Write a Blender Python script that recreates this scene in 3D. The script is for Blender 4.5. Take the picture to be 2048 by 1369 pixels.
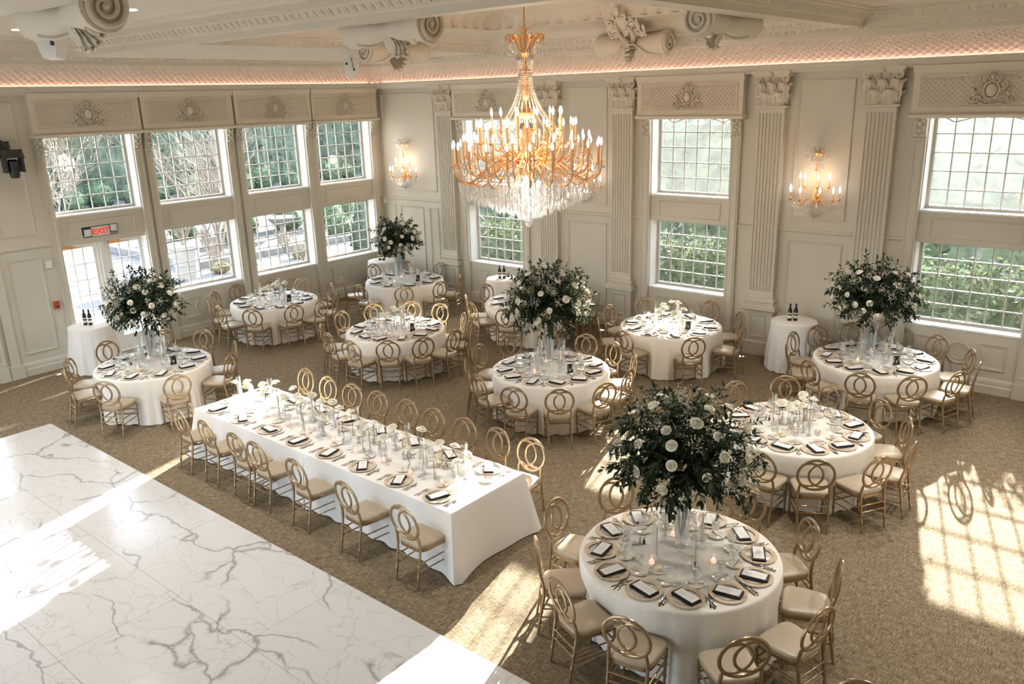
import bpy, bmesh, math, random
from math import sin, cos, pi, radians, sqrt, atan2, hypot
from mathutils import Vector, Matrix
for _o in list(bpy.data.objects): bpy.data.objects.remove(_o)
SC = bpy.context.scene
COL = SC.collection
rnd = random.Random(7)

# ------------------------------------------------------------------ camera
CAMP = Vector((16.9894, -14.8281, 4.9691)); YAW, PIT, ROL, FPX = 0.704364, 0.292598, -0.028759, 1636.966
fw = Vector((-sin(YAW)*cos(PIT), cos(YAW)*cos(PIT), -sin(PIT)))
rt = Vector((cos(YAW), sin(YAW), 0)); up = rt.cross(fw)
rt, up = rt*cos(ROL)+up*sin(ROL), -rt*sin(ROL)+up*cos(ROL)
cd = bpy.data.cameras.new('camera'); cam = bpy.data.objects.new('camera', cd); COL.objects.link(cam)
cam.matrix_world = Matrix(((rt.x, up.x, -fw.x, CAMP.x), (rt.y, up.y, -fw.y, CAMP.y), (rt.z, up.z, -fw.z, CAMP.z), (0, 0, 0, 1)))
cd.sensor_width = 36; cd.sensor_fit = 'HORIZONTAL'; cd.lens = FPX/2048*36; cd.clip_end = 300; cd.clip_start = .05
SC.camera = cam
# ------------------------------------------------------------------ light and exposure
SC.view_settings.view_transform = 'Standard'; SC.view_settings.look = 'None'; SC.view_settings.gamma = 1
SC.view_settings.use_curve_mapping = False; SC.view_settings.exposure = 1.5
SC.cycles.transparent_max_bounces = 32; SC.cycles.max_bounces = 10; SC.cycles.diffuse_bounces = 6
SC.cycles.sample_clamp_indirect = 6; SC.cycles.caustics_reflective = False; SC.cycles.caustics_refractive = False
SUN_EL, SUN_H = radians(17.8), Vector((-.288, 1, 0)).normalized()      # direction towards the sun
w = bpy.data.worlds.new('sky'); SC.world = w; w.use_nodes = True
nt = w.node_tree; nt.nodes.clear()
wo = nt.nodes.new('ShaderNodeOutputWorld'); wb = nt.nodes.new('ShaderNodeBackground'); ws = nt.nodes.new('ShaderNodeTexSky')
ws.sky_type = 'NISHITA'; ws.sun_disc = False; ws.sun_elevation = radians(32); ws.sun_rotation = atan2(SUN_H.x, SUN_H.y)
ws.air_density = 1.0; ws.dust_density = 2.5; ws.ozone_density = 1.0
wm = nt.nodes.new('ShaderNodeMix'); wm.data_type = 'RGBA'; wm.inputs[0].default_value = .5; wm.inputs[7].default_value = (3.2, 3.3, 3.35, 1)
nt.links.new(ws.outputs[0], wm.inputs[6]); nt.links.new(wm.outputs[2], wb.inputs[0]); wb.inputs[1].default_value = 0.6
nt.links.new(wb.outputs[0], wo.inputs[0])
sl = bpy.data.lights.new('sun', 'SUN'); so = bpy.data.objects.new('sun', sl); COL.objects.link(so)
sl.energy = 22; sl.color = (1, .93, .84); sl.angle = radians(.55)
sdir = SUN_H*cos(SUN_EL)+Vector((0, 0, sin(SUN_EL)))
so.rotation_euler = (sdir).to_track_quat('Z', 'Y').to_euler(); so.location = (0, 30, 20)

# ------------------------------------------------------------------ materials
MATS = {}
def principled(name, col, rough=.5, metal=0., spec=.5, **kw):
    m = bpy.data.materials.new(name); m.use_nodes = True; MATS[name] = m
    b = m.node_tree.nodes['Principled BSDF']
    b.inputs['Base Color'].default_value = (*col, 1); b.inputs['Roughness'].default_value = rough
    b.inputs['Metallic'].default_value = metal; b.inputs['Specular IOR Level'].default_value = spec
    for k, v in kw.items(): b.inputs[k.replace('_', ' ')].default_value = v
    return m, m.node_tree, b
def nn(t, typ, **kw):
    n = t.nodes.new(typ)
    for k, v in kw.items(): setattr(n, k, v)
    return n
def coords(t, scale=(1, 1, 1), rot=(0, 0, 0), kind='Object'):
    c = nn(t, 'ShaderNodeTexCoord'); mp = nn(t, 'ShaderNodeMapping'); t.links.new(c.outputs[kind], mp.inputs[0])
    mp.inputs['Scale'].default_value = scale; mp.inputs['Rotation'].default_value = rot
    return mp.outputs[0]
def noise(t, vec, scale, detail=3, rough=.5):
    n = nn(t, 'ShaderNodeTexNoise'); t.links.new(vec, n.inputs['Vector']); n.inputs['Scale'].default_value = scale
    n.inputs['Detail'].default_value = detail; n.inputs['Roughness'].default_value = rough; return n.outputs['Fac']
def ramp(t, fac, stops):
    r = nn(t, 'ShaderNodeValToRGB'); t.links.new(fac, r.inputs[0]); e = r.color_ramp.elements
    while len(e) < len(stops): e.new(.5)
    for i, (p, c) in enumerate(stops): e[i].position = p; e[i].color = (*c, 1)
    return r.outputs[0]
def bump(t, b, fac, strength, dist):
    n = nn(t, 'ShaderNodeBump'); t.links.new(fac, n.inputs['Height']); n.inputs['Strength'].default_value = strength
    n.inputs['Distance'].default_value = dist; t.links.new(n.outputs[0], b.inputs['Normal'])
def soft(name, col, rough, amt=.06, sc=3., **kw):
    m, t, b = principled(name, col, rough, **kw)
    f = noise(t, coords(t), sc, 4)
    t.links.new(ramp(t, f, [(.3, tuple(c*(1-amt) for c in col)), (.7, tuple(min(1, c*(1+amt)) for c in col))]), b.inputs['Base Color'])
    return m
WALL = soft('wall_paint', (.575, .54, .465), .55, .02, 1.5)
CEIL = soft('ceiling_plaster', (.63, .575, .48), .6, .03, 2)
SASH = soft('backlit_sash_paint', (.46, .43, .38), .45, .02)  # window paint darkened so the muntins keep their backlit shade
TRIMW = soft('white_window_paint', (.80, .81, .80), .4, .02)
MARBLE, t, b = principled('marble', (.8, .79, .78), .16)
v = coords(t)
sx = nn(t, 'ShaderNodeVectorMath', operation='MULTIPLY_ADD')
nz = nn(t, 'ShaderNodeTexNoise'); t.links.new(v, nz.inputs[0]); nz.inputs['Scale'].default_value = 1.3; nz.inputs['Detail'].default_value = 6
t.links.new(nz.outputs['Color'], sx.inputs[0]); sx.inputs[1].default_value = (.9, .9, .9); t.links.new(v, sx.inputs[2])
vo = nn(t, 'ShaderNodeTexVoronoi', feature='DISTANCE_TO_EDGE'); vo.inputs['Scale'].default_value = .85
mp = nn(t, 'ShaderNodeMapping'); mp.inputs['Scale'].default_value = (.75, 1.5, 1); mp.inputs['Rotation'].default_value = (0, 0, .5)
t.links.new(sx.outputs[0], mp.inputs[0]); t.links.new(mp.outputs[0], vo.inputs['Vector'])
r1 = ramp(t, vo.outputs[0], [(0, (.46, .46, .465)), (.008, (.68, .68, .68)), (.028, (1, 1, 1)), (1, (1, 1, 1))])
f2 = noise(t, v, 1.1, 5); r2 = ramp(t, f2, [(.50, (0, 0, 0)), (.60, (1, 1, 1))])
vo2 = nn(t, 'ShaderNodeTexVoronoi', feature='DISTANCE_TO_EDGE'); vo2.inputs['Scale'].default_value = 2.3
t.links.new(mp.outputs[0], vo2.inputs['Vector'])
r3 = ramp(t, vo2.outputs[0], [(0, (.74, .74, .74)), (.006, (.88, .88, .88)), (.02, (1, 1, 1)), (1, (1, 1, 1))])
mx = nn(t, 'ShaderNodeMix', data_type='RGBA'); t.links.new(r2, mx.inputs[0]); t.links.new(r1, mx.inputs[6]); mx.inputs[7].default_value = (1, 1, 1, 1)
m2 = nn(t, 'ShaderNodeMix', data_type='RGBA', blend_type='MULTIPLY'); m2.inputs[0].default_value = 1; t.links.new(mx.outputs[2], m2.inputs[6]); t.links.new(r3, m2.inputs[7])
# panel joints 1.24 x 2.44 m, staggered
br = nn(t, 'ShaderNodeTexBrick'); br.offset = .5; br.inputs['Brick Width'].default_value = 2.44; br.inputs['Row Height'].default_value = 1.24
br.inputs['Mortar Size'].default_value = .0022; br.inputs['Mortar Smooth'].default_value = 0; br.inputs['Scale'].default_value = 1
br.inputs['Color1'].default_value = (1, 1, 1, 1); br.inputs['Color2'].default_value = (.97, .97, .97, 1); br.inputs['Mortar'].default_value = (.38, .37, .35, 1)
mpb = nn(t, 'ShaderNodeMapping'); mpb.inputs['Location'].default_value = (-.87, .27-.0, 0); t.links.new(v, mpb.inputs[0]); t.links.new(mpb.outputs[0], br.inputs[0])
m3 = nn(t, 'ShaderNodeMix', data_type='RGBA', blend_type='MULTIPLY'); m3.inputs[0].default_value = 1; t.links.new(m2.outputs[2], m3.inputs[6]); t.links.new(br.outputs[0], m3.inputs[7])
m4 = nn(t, 'ShaderNodeMix', data_type='RGBA', blend_type='MULTIPLY'); m4.inputs[0].default_value = 1; t.links.new(m3.outputs[2], m4.inputs[6]); m4.inputs[7].default_value = (.62, .61, .60, 1)
t.links.new(m4.outputs[2], b.inputs['Base Color'])
CARPET, t, b = principled('carpet', (.3, .25, .18), .95, spec=.1)
v1 = coords(t, (1, 14, 1)); v2_ = coords(t, (14, 1, 1))
a1 = noise(t, v1, 9.5, 2, .7); a2 = noise(t, v2_, 9.5, 2, .7)
ad = nn(t, 'ShaderNodeMath', operation='MAXIMUM'); t.links.new(a1, ad.inputs[0]); t.links.new(a2, ad.inputs[1])
fine = noise(t, coords(t), 150, 1); ad2 = nn(t, 'ShaderNodeMath', operation='MULTIPLY_ADD'); t.links.new(fine, ad2.inputs[0]); ad2.inputs[1].default_value = .35; t.links.new(ad.outputs[0], ad2.inputs[2])
t.links.new(ramp(t, ad2.outputs[0], [(.60, (.082, .060, .035)), (.70, (.185, .142, .090)), (.86, (.38, .31, .215))]), b.inputs['Base Color'])
bump(t, b, ad2.outputs[0], .6, .01)
GOLD = soft('champagne_gold_paint', (.35, .245, .14), .24, .05, 6, metal=.55)
CUSH = soft('cream_vinyl', (.42, .345, .245), .33, .03, 5)
CLOTH, t, b = principled('damask_cloth', (.80, .77, .72), .75, spec=.25)
vd = nn(t, 'ShaderNodeTexNoise'); t.links.new(coords(t), vd.inputs[0]); vd.inputs['Scale'].default_value = 9; vd.inputs['Detail'].default_value = 1; vd.inputs['Distortion'].default_value = 2.5
t.links.new(ramp(t, vd.outputs[0], [(.46, (.80, .765, .71)), (.5, (.865, .835, .785)), (.56, (.80, .765, .71))]), b.inputs['Base Color'])
b.inputs['Roughness'].default_value = .6
LINEN = soft('plain_linen', (.83, .81, .79), .8, .01, 8, spec=.2)
BLACK = soft('black_satin', (.008, .008, .009), .4, .2, 30)
PAPER = soft('white_card', (.86, .85, .84), .6, .01)
INK = soft('grey_print', (.42, .41, .40), .6, .01)
RIM = soft('tan_gilt_rim', (.64, .51, .37), .3, .22, 45)
CHINA = soft('cream_china', (.80, .75, .67), .15, .01)
SILVER = soft('polished_steel', (.62, .60, .57), .14, .03, 20, metal=1.)
BUTTER = soft('butter', (.85, .78, .55), .5, .01)
PETAL, t, b = principled('rose_petal', (.90, .86, .75), .55, Subsurface_Weight=0.)
t.links.new(ramp(t, noise(t, coords(t), 30), [(.3, (.82, .77, .63)), (.7, (.93, .90, .82))]), b.inputs['Base Color'])
def leafy(name, c1, c2, trans=.25, rough=.45, sc=9):
    m, t, b = principled(name, c1, rough, spec=.35)
    g = nn(t, 'ShaderNodeTexNoise'); t.links.new(coords(t), g.inputs[0]); g.inputs['Scale'].default_value = sc
    cc = ramp(t, g.outputs[0], [(.35, c1), (.65, c2)]); t.links.new(cc, b.inputs['Base Color'])
    tr = nn(t, 'ShaderNodeBsdfTranslucent'); t.links.new(cc, tr.inputs[0]); ms = nn(t, 'ShaderNodeMixShader'); ms.inputs[0].default_value = trans
    t.links.new(b.outputs[0], ms.inputs[1]); t.links.new(tr.outputs[0], ms.inputs[2])
    t.links.new(ms.outputs[0], t.nodes['Material Output'].inputs[0]); return m
LEAF = leafy('dark_green_leaf', (.007, .015, .006), (.030, .055, .018), .15)
GYPS = leafy('tiny_white_blossom', (.70, .66, .55), (.82, .78, .68), .2, .7)
EVERG = leafy('evergreen_needles', (.05, .078, .056), (.13, .18, .125), .15, .7, 2)
BOXG = leafy('clipped_box_leaf', (.07, .115, .065), (.15, .22, .125), .2, .6, 6)
BAMB = leafy('broad_garden_leaf', (.030, .044, .024), (.095, .125, .068), .35, .35, 5)
CREAMC = leafy('candle_wax', (.85, .80, .70), (.88, .83, .74), .45, .5)
STEM = soft('green_stem', (.05, .07, .025), .6, .2, 20)
TWIG = soft('bare_twig', (.22, .18, .15), .8, .15, 4)
BARK = soft('tan_bark', (.32, .22, .16), .8, .2, 6)
PAVE = soft('pale_patio_stone', (.12, .13, .145), .8, .06, 1.2)
MULCH = soft('dark_mulch', (.055, .060, .065), .95, .5, 12)
CURB = soft('grey_stone_curb', (.25, .25, .25), .85, .1, 5)
POTM = soft('white_stoneware', (.36, .35, .34), .6, .04, 5)
CHGOLD = soft('orange_gilt', (.90, .52, .24), .28, .08, 12, metal=.75)
SLEEVE = soft('orange_candle_sleeve', (.85, .54, .30), .45, .05, 12)
DARKM = soft('black_metal', (.015, .015, .016), .45, .2)
WHITEP = soft('white_plastic', (.72, .72, .69), .45, .02)
REDP = soft('red_plastic', (.45, .07, .03), .4, .05)
BOTTLE = soft('dark_bottle_glass', (.006, .010, .008), .06, .1)
LABELM = soft('bottle_label_paper', (.75, .70, .60), .7, .03)
AMBER = soft('amber_glass', (.35, .09, .02), .1, .1)
CONC = soft('grey_threshold', (.5, .5, .47), .7, .05)
def thin(name, glossc, base=.06, top=.6, tint=(1, 1, 1), trl=0., rough=.02, power=3.):
    m = bpy.data.materials.new(name); m.use_nodes = True; t = m.node_tree; t.nodes.clear(); MATS[name] = m
    o = nn(t, 'ShaderNodeOutputMaterial'); tr = nn(t, 'ShaderNodeBsdfTransparent'); gl = nn(t, 'ShaderNodeBsdfGlossy'); mi = nn(t, 'ShaderNodeMixShader')
    tr.inputs[0].default_value = (*tint, 1); gl.inputs[0].default_value = (*glossc, 1); gl.inputs[1].default_value = rough
    lw = nn(t, 'ShaderNodeLayerWeight'); pw = nn(t, 'ShaderNodeMath', operation='POWER'); t.links.new(lw.outputs['Facing'], pw.inputs[0]); pw.inputs[1].default_value = power
    ml = nn(t, 'ShaderNodeMath', operation='MULTIPLY_ADD'); t.links.new(pw.outputs[0], ml.inputs[0]); ml.inputs[1].default_value = top-base; ml.inputs[2].default_value = base
    t.links.new(ml.outputs[0], mi.inputs[0]); t.links.new(tr.outputs[0], mi.inputs[1]); t.links.new(gl.outputs[0], mi.inputs[2]); out = mi.outputs[0]
    if trl:
        d = nn(t, 'ShaderNodeBsdfTranslucent'); d.inputs[0].default_value = (.95, .97, 1, 1); m5 = nn(t, 'ShaderNodeMixShader'); m5.inputs[0].default_value = trl
        t.links.new(out, m5.inputs[1]); t.links.new(d.outputs[0], m5.inputs[2]); out = m5.outputs[0]
    t.links.new(out, o.inputs[0]); return m
GLASS = thin('clear_glassware', (.95, .97, 1), .12, .8, (.98, .985, .985))
FLUTE = thin('fluted_vase_glass', (.95, .97, 1), .25, .85, (.93, .95, .95), .36)
WATER = thin('water', (1, 1, 1), .18, .7, (.93, .95, .95), .32)
PANE = thin('window_pane', (1, 1, 1), .035, .5, (.97, .99, .985))
PANEH = thin('hazy_window_pane', (1, 1, 1), .035, .5, (.96, .98, .98), .012)
CRYS = thin('cut_crystal', (1, .97, .93), .42, .95, (.98, .97, .96), .48, .06, 1.2)
def emis(name, col, s):
    m = bpy.data.materials.new(name); m.use_nodes = True; t = m.node_tree; t.nodes.clear(); o = nn(t, 'ShaderNodeOutputMaterial'); e = nn(t, 'ShaderNodeEmission')
    e.inputs[0].default_value = (*col, 1); e.inputs[1].default_value = s; t.links.new(e.outputs[0], o.inputs[0]); return m
BULB = emis('lit_bulb', (1, .93, .86), 2.6); LEDM = emis('pink_led_strip', (1, .62, .55), 5.5); FLAME = emis('candle_flame', (1, .55, .28), 3.)
EXITM = emis('exit_letters_red', (.95, .05, .03), .36); FAIRY = emis('fairy_light', (1, .85, .6), 3.); UPL = emis('floor_uplight_lens', (1, .72, .6), .8)
GLOWW = emis('wax_glow', (1, .55, .4), .5)

# ------------------------------------------------------------------ mesh helpers
class MB:
    def __init__(s): s.v = []; s.f = []; s.mi = []; s.cur = 0
    def add(s, v, f, M=None, fn=None):
        k = len(s.v)
        if fn: v = [fn(*p) for p in v]
        if M is not None: v = [tuple(M @ Vector(p)) for p in v]
        s.v += [tuple(p) for p in v]; s.f += [tuple(i+k for i in q) for q in f]; s.mi += [s.cur]*len(f); return s
    def box(s, x0, x1, y0, y1, z0, z1, M=None, fn=None):
        return s.add([(x0, y0, z0), (x1, y0, z0), (x1, y1, z0), (x0, y1, z0), (x0, y0, z1), (x1, y0, z1), (x1, y1, z1), (x0, y1, z1)],
                     [(0, 3, 2, 1), (4, 5, 6, 7), (0, 1, 5, 4), (1, 2, 6, 5), (2, 3, 7, 6), (3, 0, 4, 7)], M, fn)
    def lathe(s, prof, n=24, M=None, fn=None, wav=None, cap0=False, cap1=False):
        v = []; f = []
        for i, (r, z) in enumerate(prof):
            for j in range(n):
                a = 2*pi*j/n; q = r*(wav(a, i) if wav else 1); v.append((q*cos(a), q*sin(a), z))
        for i in range(len(prof)-1):
            for j in range(n): k = (j+1) % n; f.append((i*n+j, i*n+k, (i+1)*n+k, (i+1)*n+j))
        if cap0: f.append(tuple(range(n-1, -1, -1)))
        if cap1: f.append(tuple(range((len(prof)-1)*n, len(prof)*n)))
        return s.add(v, f, M, fn)
    def tube(s, pts, r, n=8, closed=False, M=None, fn=None, sq=None, cap=True):
        P = [Vector(p) for p in pts]; N = len(P); R = r if isinstance(r, (list, tuple)) else [r]*N; v = []; f = []
        T = []
        for i in range(N):
            a = P[(i-1) % N] if (closed or i) else P[0]; c = P[(i+1) % N] if (closed or i < N-1) else P[-1]; d = c-a
            T.append(d.normalized() if d.length > 1e-9 else Vector((0, 0, 1)))
        ref = Vector((0, 0, 1)) if abs(T[0].z) < .9 else Vector((1, 0, 0)); u = T[0].cross(ref).normalized()
        for i in range(N):
            u = (u-T[i]*u.dot(T[i])); u = u.normalized() if u.length > 1e-6 else T[i].orthogonal().normalized(); w_ = T[i].cross(u)
            for j in range(n):
                a = 2*pi*(j+.5)/n; cu, cw = cos(a), sin(a)
                if sq: cu *= sq[0]; cw *= sq[1]
                v.append(tuple(P[i]+(u*cu+w_*cw)*R[i]))
        for i in range(N if closed else N-1):
            a0 = i*n; b0 = ((i+1) % N)*n
            for j in range(n): k = (j+1) % n; f.append((a0+j, a0+k, b0+k, b0+j))
        if not closed and cap: f.append(tuple(range(n-1, -1, -1))); f.append(tuple(range((N-1)*n, N*n)))
        return s.add(v, f, M, fn)
    def ell(s, c, r, n=10, m=6, M=None, fn=None):
        v = []; f = []
        for i in range(m+1):
            p = -pi/2+pi*i/m
            for j in range(n): a = 2*pi*j/n; v.append((c[0]+r[0]*cos(p)*cos(a), c[1]+r[1]*cos(p)*sin(a), c[2]+r[2]*sin(p)))
        for i in range(m):
            for j in range(n): k = (j+1) % n; f.append((i*n+j, i*n+k, (i+1)*n+k, (i+1)*n+j))
        return s.add(v, f, M, fn)
    def strip(s, prof, u0, u1, fn, nu=1, caps=True):
        """extrude profile [(h,v)] along u; fn(u,v,h)"""
        v = []; f = []; n = len(prof)
        for k in range(nu+1):
            u = u0+(u1-u0)*k/nu; v += [fn(u, q[1], q[0]) for q in prof]
        for k in range(nu):
            for j in range(n-1): f.append((k*n+j, k*n+j+1, (k+1)*n+j+1, (k+1)*n+j))
        if caps: f.append(tuple(range(n))); f.append(tuple(range(nu*n, nu*n+n))[::-1])
        return s.add(v, f)
    def mould(s, path, prof, fn, closed=True):
        """mitred moulding: path [(u,v)], profile [(d,h)], fn(u,v,h)"""
        N = len(path); v = []; f = []; n = len(prof)
        for i in range(N):
            p = path[i]; a = path[i-1] if (closed or i) else None; c = path[(i+1) % N] if (closed or i < N-1) else None
            def nrm(x, y): d = hypot(y[0]-x[0], y[1]-x[1]) or 1; return (-(y[1]-x[1])/d, (y[0]-x[0])/d)
            n1 = nrm(a, p) if a else nrm(p, c); n2 = nrm(p, c) if c else n1
            k = 1+n1[0]*n2[0]+n1[1]*n2[1]; k = max(k, .2); mm = ((n1[0]+n2[0])/k, (n1[1]+n2[1])/k)
            for d, h in prof: v.append(fn(p[0]+mm[0]*d, p[1]+mm[1]*d, h))
        for i in range(N if closed else N-1):
            a0 = i*n; b0 = ((i+1) % N)*n
            for j in range(n-1): f.append((a0+j, a0+j+1, b0+j+1, b0+j))
        return s.add(v, f)
    def build(s, name, mat, parent=None, sharp=40, loc=None, flip=True):
        me = bpy.data.meshes.new(name); me.from_pydata(s.v, [], s.f); me.update()
        if flip and len(s.f) < 60000:
            bm = bmesh.new(); bm.from_mesh(me); bmesh.ops.recalc_face_normals(bm, faces=bm.faces); bm.to_mesh(me); bm.free()
        mats = mat if isinstance(mat, (list, tuple)) else [mat]
        for q in mats: me.materials.append(q)
        if len(mats) > 1: me.polygons.foreach_set('material_index', s.mi)
        if sharp:
            me.polygons.foreach_set('use_smooth', [True]*len(me.polygons)); me.set_sharp_from_angle(angle=radians(sharp))
        o = bpy.data.objects.new(name, me); COL.objects.link(o)
        if parent: o.parent = parent
        if loc: o.location = loc
        return o
def tag(o, label=None, cat=None, group=None, kind=None):
    if label: o['label'] = label
    if cat: o['category'] = cat
    if group: o['group'] = group
    if kind: o['kind'] = kind
    return o
def empty(name, loc=(0, 0, 0), rz=0):
    o = bpy.data.objects.new(name, None); COL.objects.link(o); o.location = loc; o.rotation_euler = (0, 0, rz); o.empty_display_size = .1; return o
KIDS = {}
def dup(o, loc=None, rz=None, label=None, group=None, parent=None, scale=None):
    if o.name not in KIDS:
        KIDS[o.name] = [c.name for c in o.children]
    c = o.copy(); COL.objects.link(c)
    KIDS[c.name] = []
    if parent is not None: c.parent = parent
    if loc is not None: c.location = loc
    if rz is not None: c.rotation_euler = (c.rotation_euler[0], c.rotation_euler[1], rz)
    if scale is not None: c.scale = scale
    if label: c['label'] = label
    if group: c['group'] = group
    for k in KIDS[o.name]:
        dd = dup(bpy.data.objects[k], parent=c); KIDS[c.name].append(dd.name)
    return c
def place(proto, loc, rz, label, group):
    """first use moves the prototype itself, later uses copy it"""
    if not proto.get('_used'):
        KIDS[proto.name] = [c.name for c in proto.children_recursive if c.parent == proto]
        for c in proto.children_recursive: KIDS[c.name] = [d.name for d in c.children]
        proto['_used'] = 1; o = proto; o.location = loc; o.rotation_euler = (0, 0, rz)
    else: o = dup(proto, loc, rz)
    o['label'] = label; o['group'] = group
    return o
def text_mesh(o, mat):
    bpy.context.view_layer.update(); dg = bpy.context.evaluated_depsgraph_get(); me = bpy.data.meshes.new_from_object(o.evaluated_get(dg)); nm = o.name.split('.')[0]
    bpy.data.objects.remove(o); me.materials.clear(); me.materials.append(mat); q = bpy.data.objects.new(nm, me); COL.objects.link(q); return q
ORD = 'first second third fourth fifth sixth seventh eighth ninth tenth eleventh twelfth thirteenth fourteenth fifteenth sixteenth seventeenth eighteenth nineteenth'.split()
def ordw(n):
    if n <= 19: return ORD[n-1]
    te = {2: 'twenty', 3: 'thirty', 4: 'forty'}[n//10]
    return {2: 'twentieth', 3: 'thirtieth', 4: 'fortieth'}[n//10] if n % 10 == 0 else te+'-'+ORD[n % 10-1]
def spiral(cx, cy, r0, turns, a0, sgn, n=26, r1=.15):
    return [(cx+(r0*(1-(1-r1)*i/(n-1)))*cos(a0+sgn*turns*2*pi*i/(n-1)), cy+(r0*(1-(1-r1)*i/(n-1)))*sin(a0+sgn*turns*2*pi*i/(n-1))) for i in range(n)]

# wall maps: u along the wall, v height, h towards the room
far = lambda u, v, h: (u, -h, v)
lef = lambda u, v, h: (h, u, v)
XMAX, YMIN = 21., -21.
# ------------------------------------------------------------------ room shell
mb = MB(); mb.box(-.4, XMAX, YMIN, .4, -.2, 0); FLOOR = tag(mb.build('floor', CARPET, sharp=0), kind='structure')
mb = MB(); mb.box(3.06, 14.2, -19., -10.19, 0.0, .016); tag(mb.build('floor_marble', MARBLE, sharp=0), kind='structure')
BX = [3.98, 9.11, 14.24, 19.37]                 # far wall window centres
BY = [-7.50, -5.385, -3.26, -1.21, -10.75]      # window wall window centres
HW = .87
def wall_with_openings(name, fn, a, b_, centres, z0s):
    mb = MB(); cs = sorted(centres); edges = [a]
    for c in cs: edges += [c-HW, c+HW]
    edges.append(b_)
    for i in range(0, len(edges), 2): mb.box(edges[i], edges[i+1], 0, 6.8, -.36, 0, fn=fn)
    for c in cs:
        mb.box(c-HW, c+HW, 4.7, 6.8, -.36, 0, fn=fn)
        z0 = z0s.get(c, 1.0)
        if z0 > 0: mb.box(c-HW, c+HW, 0, z0, -.36, 0, fn=fn)
    return tag(mb.build(name, WALL, sharp=0), kind='structure')
wall_with_openings('wall_back', far, -.36, XMAX, BX, {})
wall_with_openings('wall_left', lef, YMIN, 0, BY, {BY[0]: 0.0})
mb = MB(); mb.box(XMAX, XMAX+.3, YMIN, .36, 0, 6.8); tag(mb.build('wall_right', WALL, sharp=0), kind='structure')

mb = MB(); mb.box(-.4, 2, YMIN-.3, YMIN, 0, 6.8).box(12, XMAX+.3, YMIN-.3, YMIN, 0, 6.8).box(2, 12, YMIN-.3, YMIN, 4.6, 6.8).box(2, 12, YMIN-.3, YMIN, 0, .4); tag(mb.build('wall_front', WALL, sharp=0), kind='structure')  # unseen wall behind the camera; its opening is shaped to let in fill light
# ---- windows
def window(n, fn, c, hazy, door=False, top=4.7):
    root = tag(empty('window_%d' % n), kind='structure')
    gz = -.30
    fr = MB()     # white reveal linings and sills
    zb = 2.93
    for s_ in (-1, 1):
        x0, x1 = (c-HW, c-HW+.02) if s_ < 0 else (c+HW-.02, c+HW)
        fr.box(x0, x1, 1.0 if not door else 0, 2.43, -.34, -.005, fn=fn); fr.box(x0, x1, 2.93, top, -.34, -.005, fn=fn)
    for z in ((2.93,) if door else (1.0, 2.93)): fr.box(c-HW-.001, c+HW+.001, z+.001, z+.031, -.341, .015 if z < 2 else -.01, fn=fn)
    fr.build('reveal_lining', TRIMW, root, sharp=0)
    for nm, z0, z1, rows in (('upper_sash', 2.96, 4.46, 5), ('lower_sash', 1.03, 2.42, 5)):
        if door and nm == 'lower_sash': continue
        s = MB(); zt = z1 if nm == 'lower_sash' else 4.68; W = HW-.02
        for (a, b2, e, f, g_) in ((c-W, c-W+.055, z0+.048, zt-.048, .035), (c+W-.055, c+W, z0+.048, zt-.048, .035), (c-W, c+W, z0, z0+.05, .037), (c-W, c+W, zt-.05, zt, .037)): s.box(a, b2, e, f, gz-.03, gz+g_, fn=fn)
        cols = 6; dw = (2*W-.11)/cols; dz = .30 if nm == 'upper_sash' else (z1-z0-.1)/rows
        for i in range(1, cols): u = c-W+.055+dw*i; s.box(u-.009, u+.009, z0+.04, zt-.04, gz-.018, gz+.02, fn=fn)
        for i in range(1, rows): z = z0+.05+dz*i-(.0 if nm == 'lower_sash' else .03); s.box(c-W+.04, c+W-.04, z-.009, z+.009, gz-.016, gz+.018, fn=fn)
        if nm == 'upper_sash':
            ar = [(-.82, 4.5), (-.55, 4.36), (-.27, 4.44), (0, 4.47), (.27, 4.44), (.55, 4.36), (.82, 4.5)]
            s.tube([fn(c+a, z, gz+.012) for a, z in ar], .014, 6)
        s.build(nm, SASH, root, sharp=0)
        g = MB(); g.box(c-W, c+W, z0+.01, zt, gz-.003, gz+.003, fn=fn)
        g.build('glass_pane', PANEH if (hazy and nm == 'upper_sash') else PANE, root, sharp=0)
    m = MB(); m.box(c-HW, c+HW, 2.42 if not door else 2.36, 2.93, -.34, -.03, fn=fn)
    m.mould([(c-.68, 2.50), (c+.68, 2.50), (c+.68, 2.84), (c-.68, 2.84)], [(0, -.03), (.0, -.015), (.012, -.012), (.022, -.022), (.03, -.03)], fn)
    m.build('spandrel_panel', WALL, root)
    return root
for i, c in enumerate(BX): window(i+1, far, c, True)
for i, c in enumerate(BY): window(i+5, lef, c, False, door=(i == 0))

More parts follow.
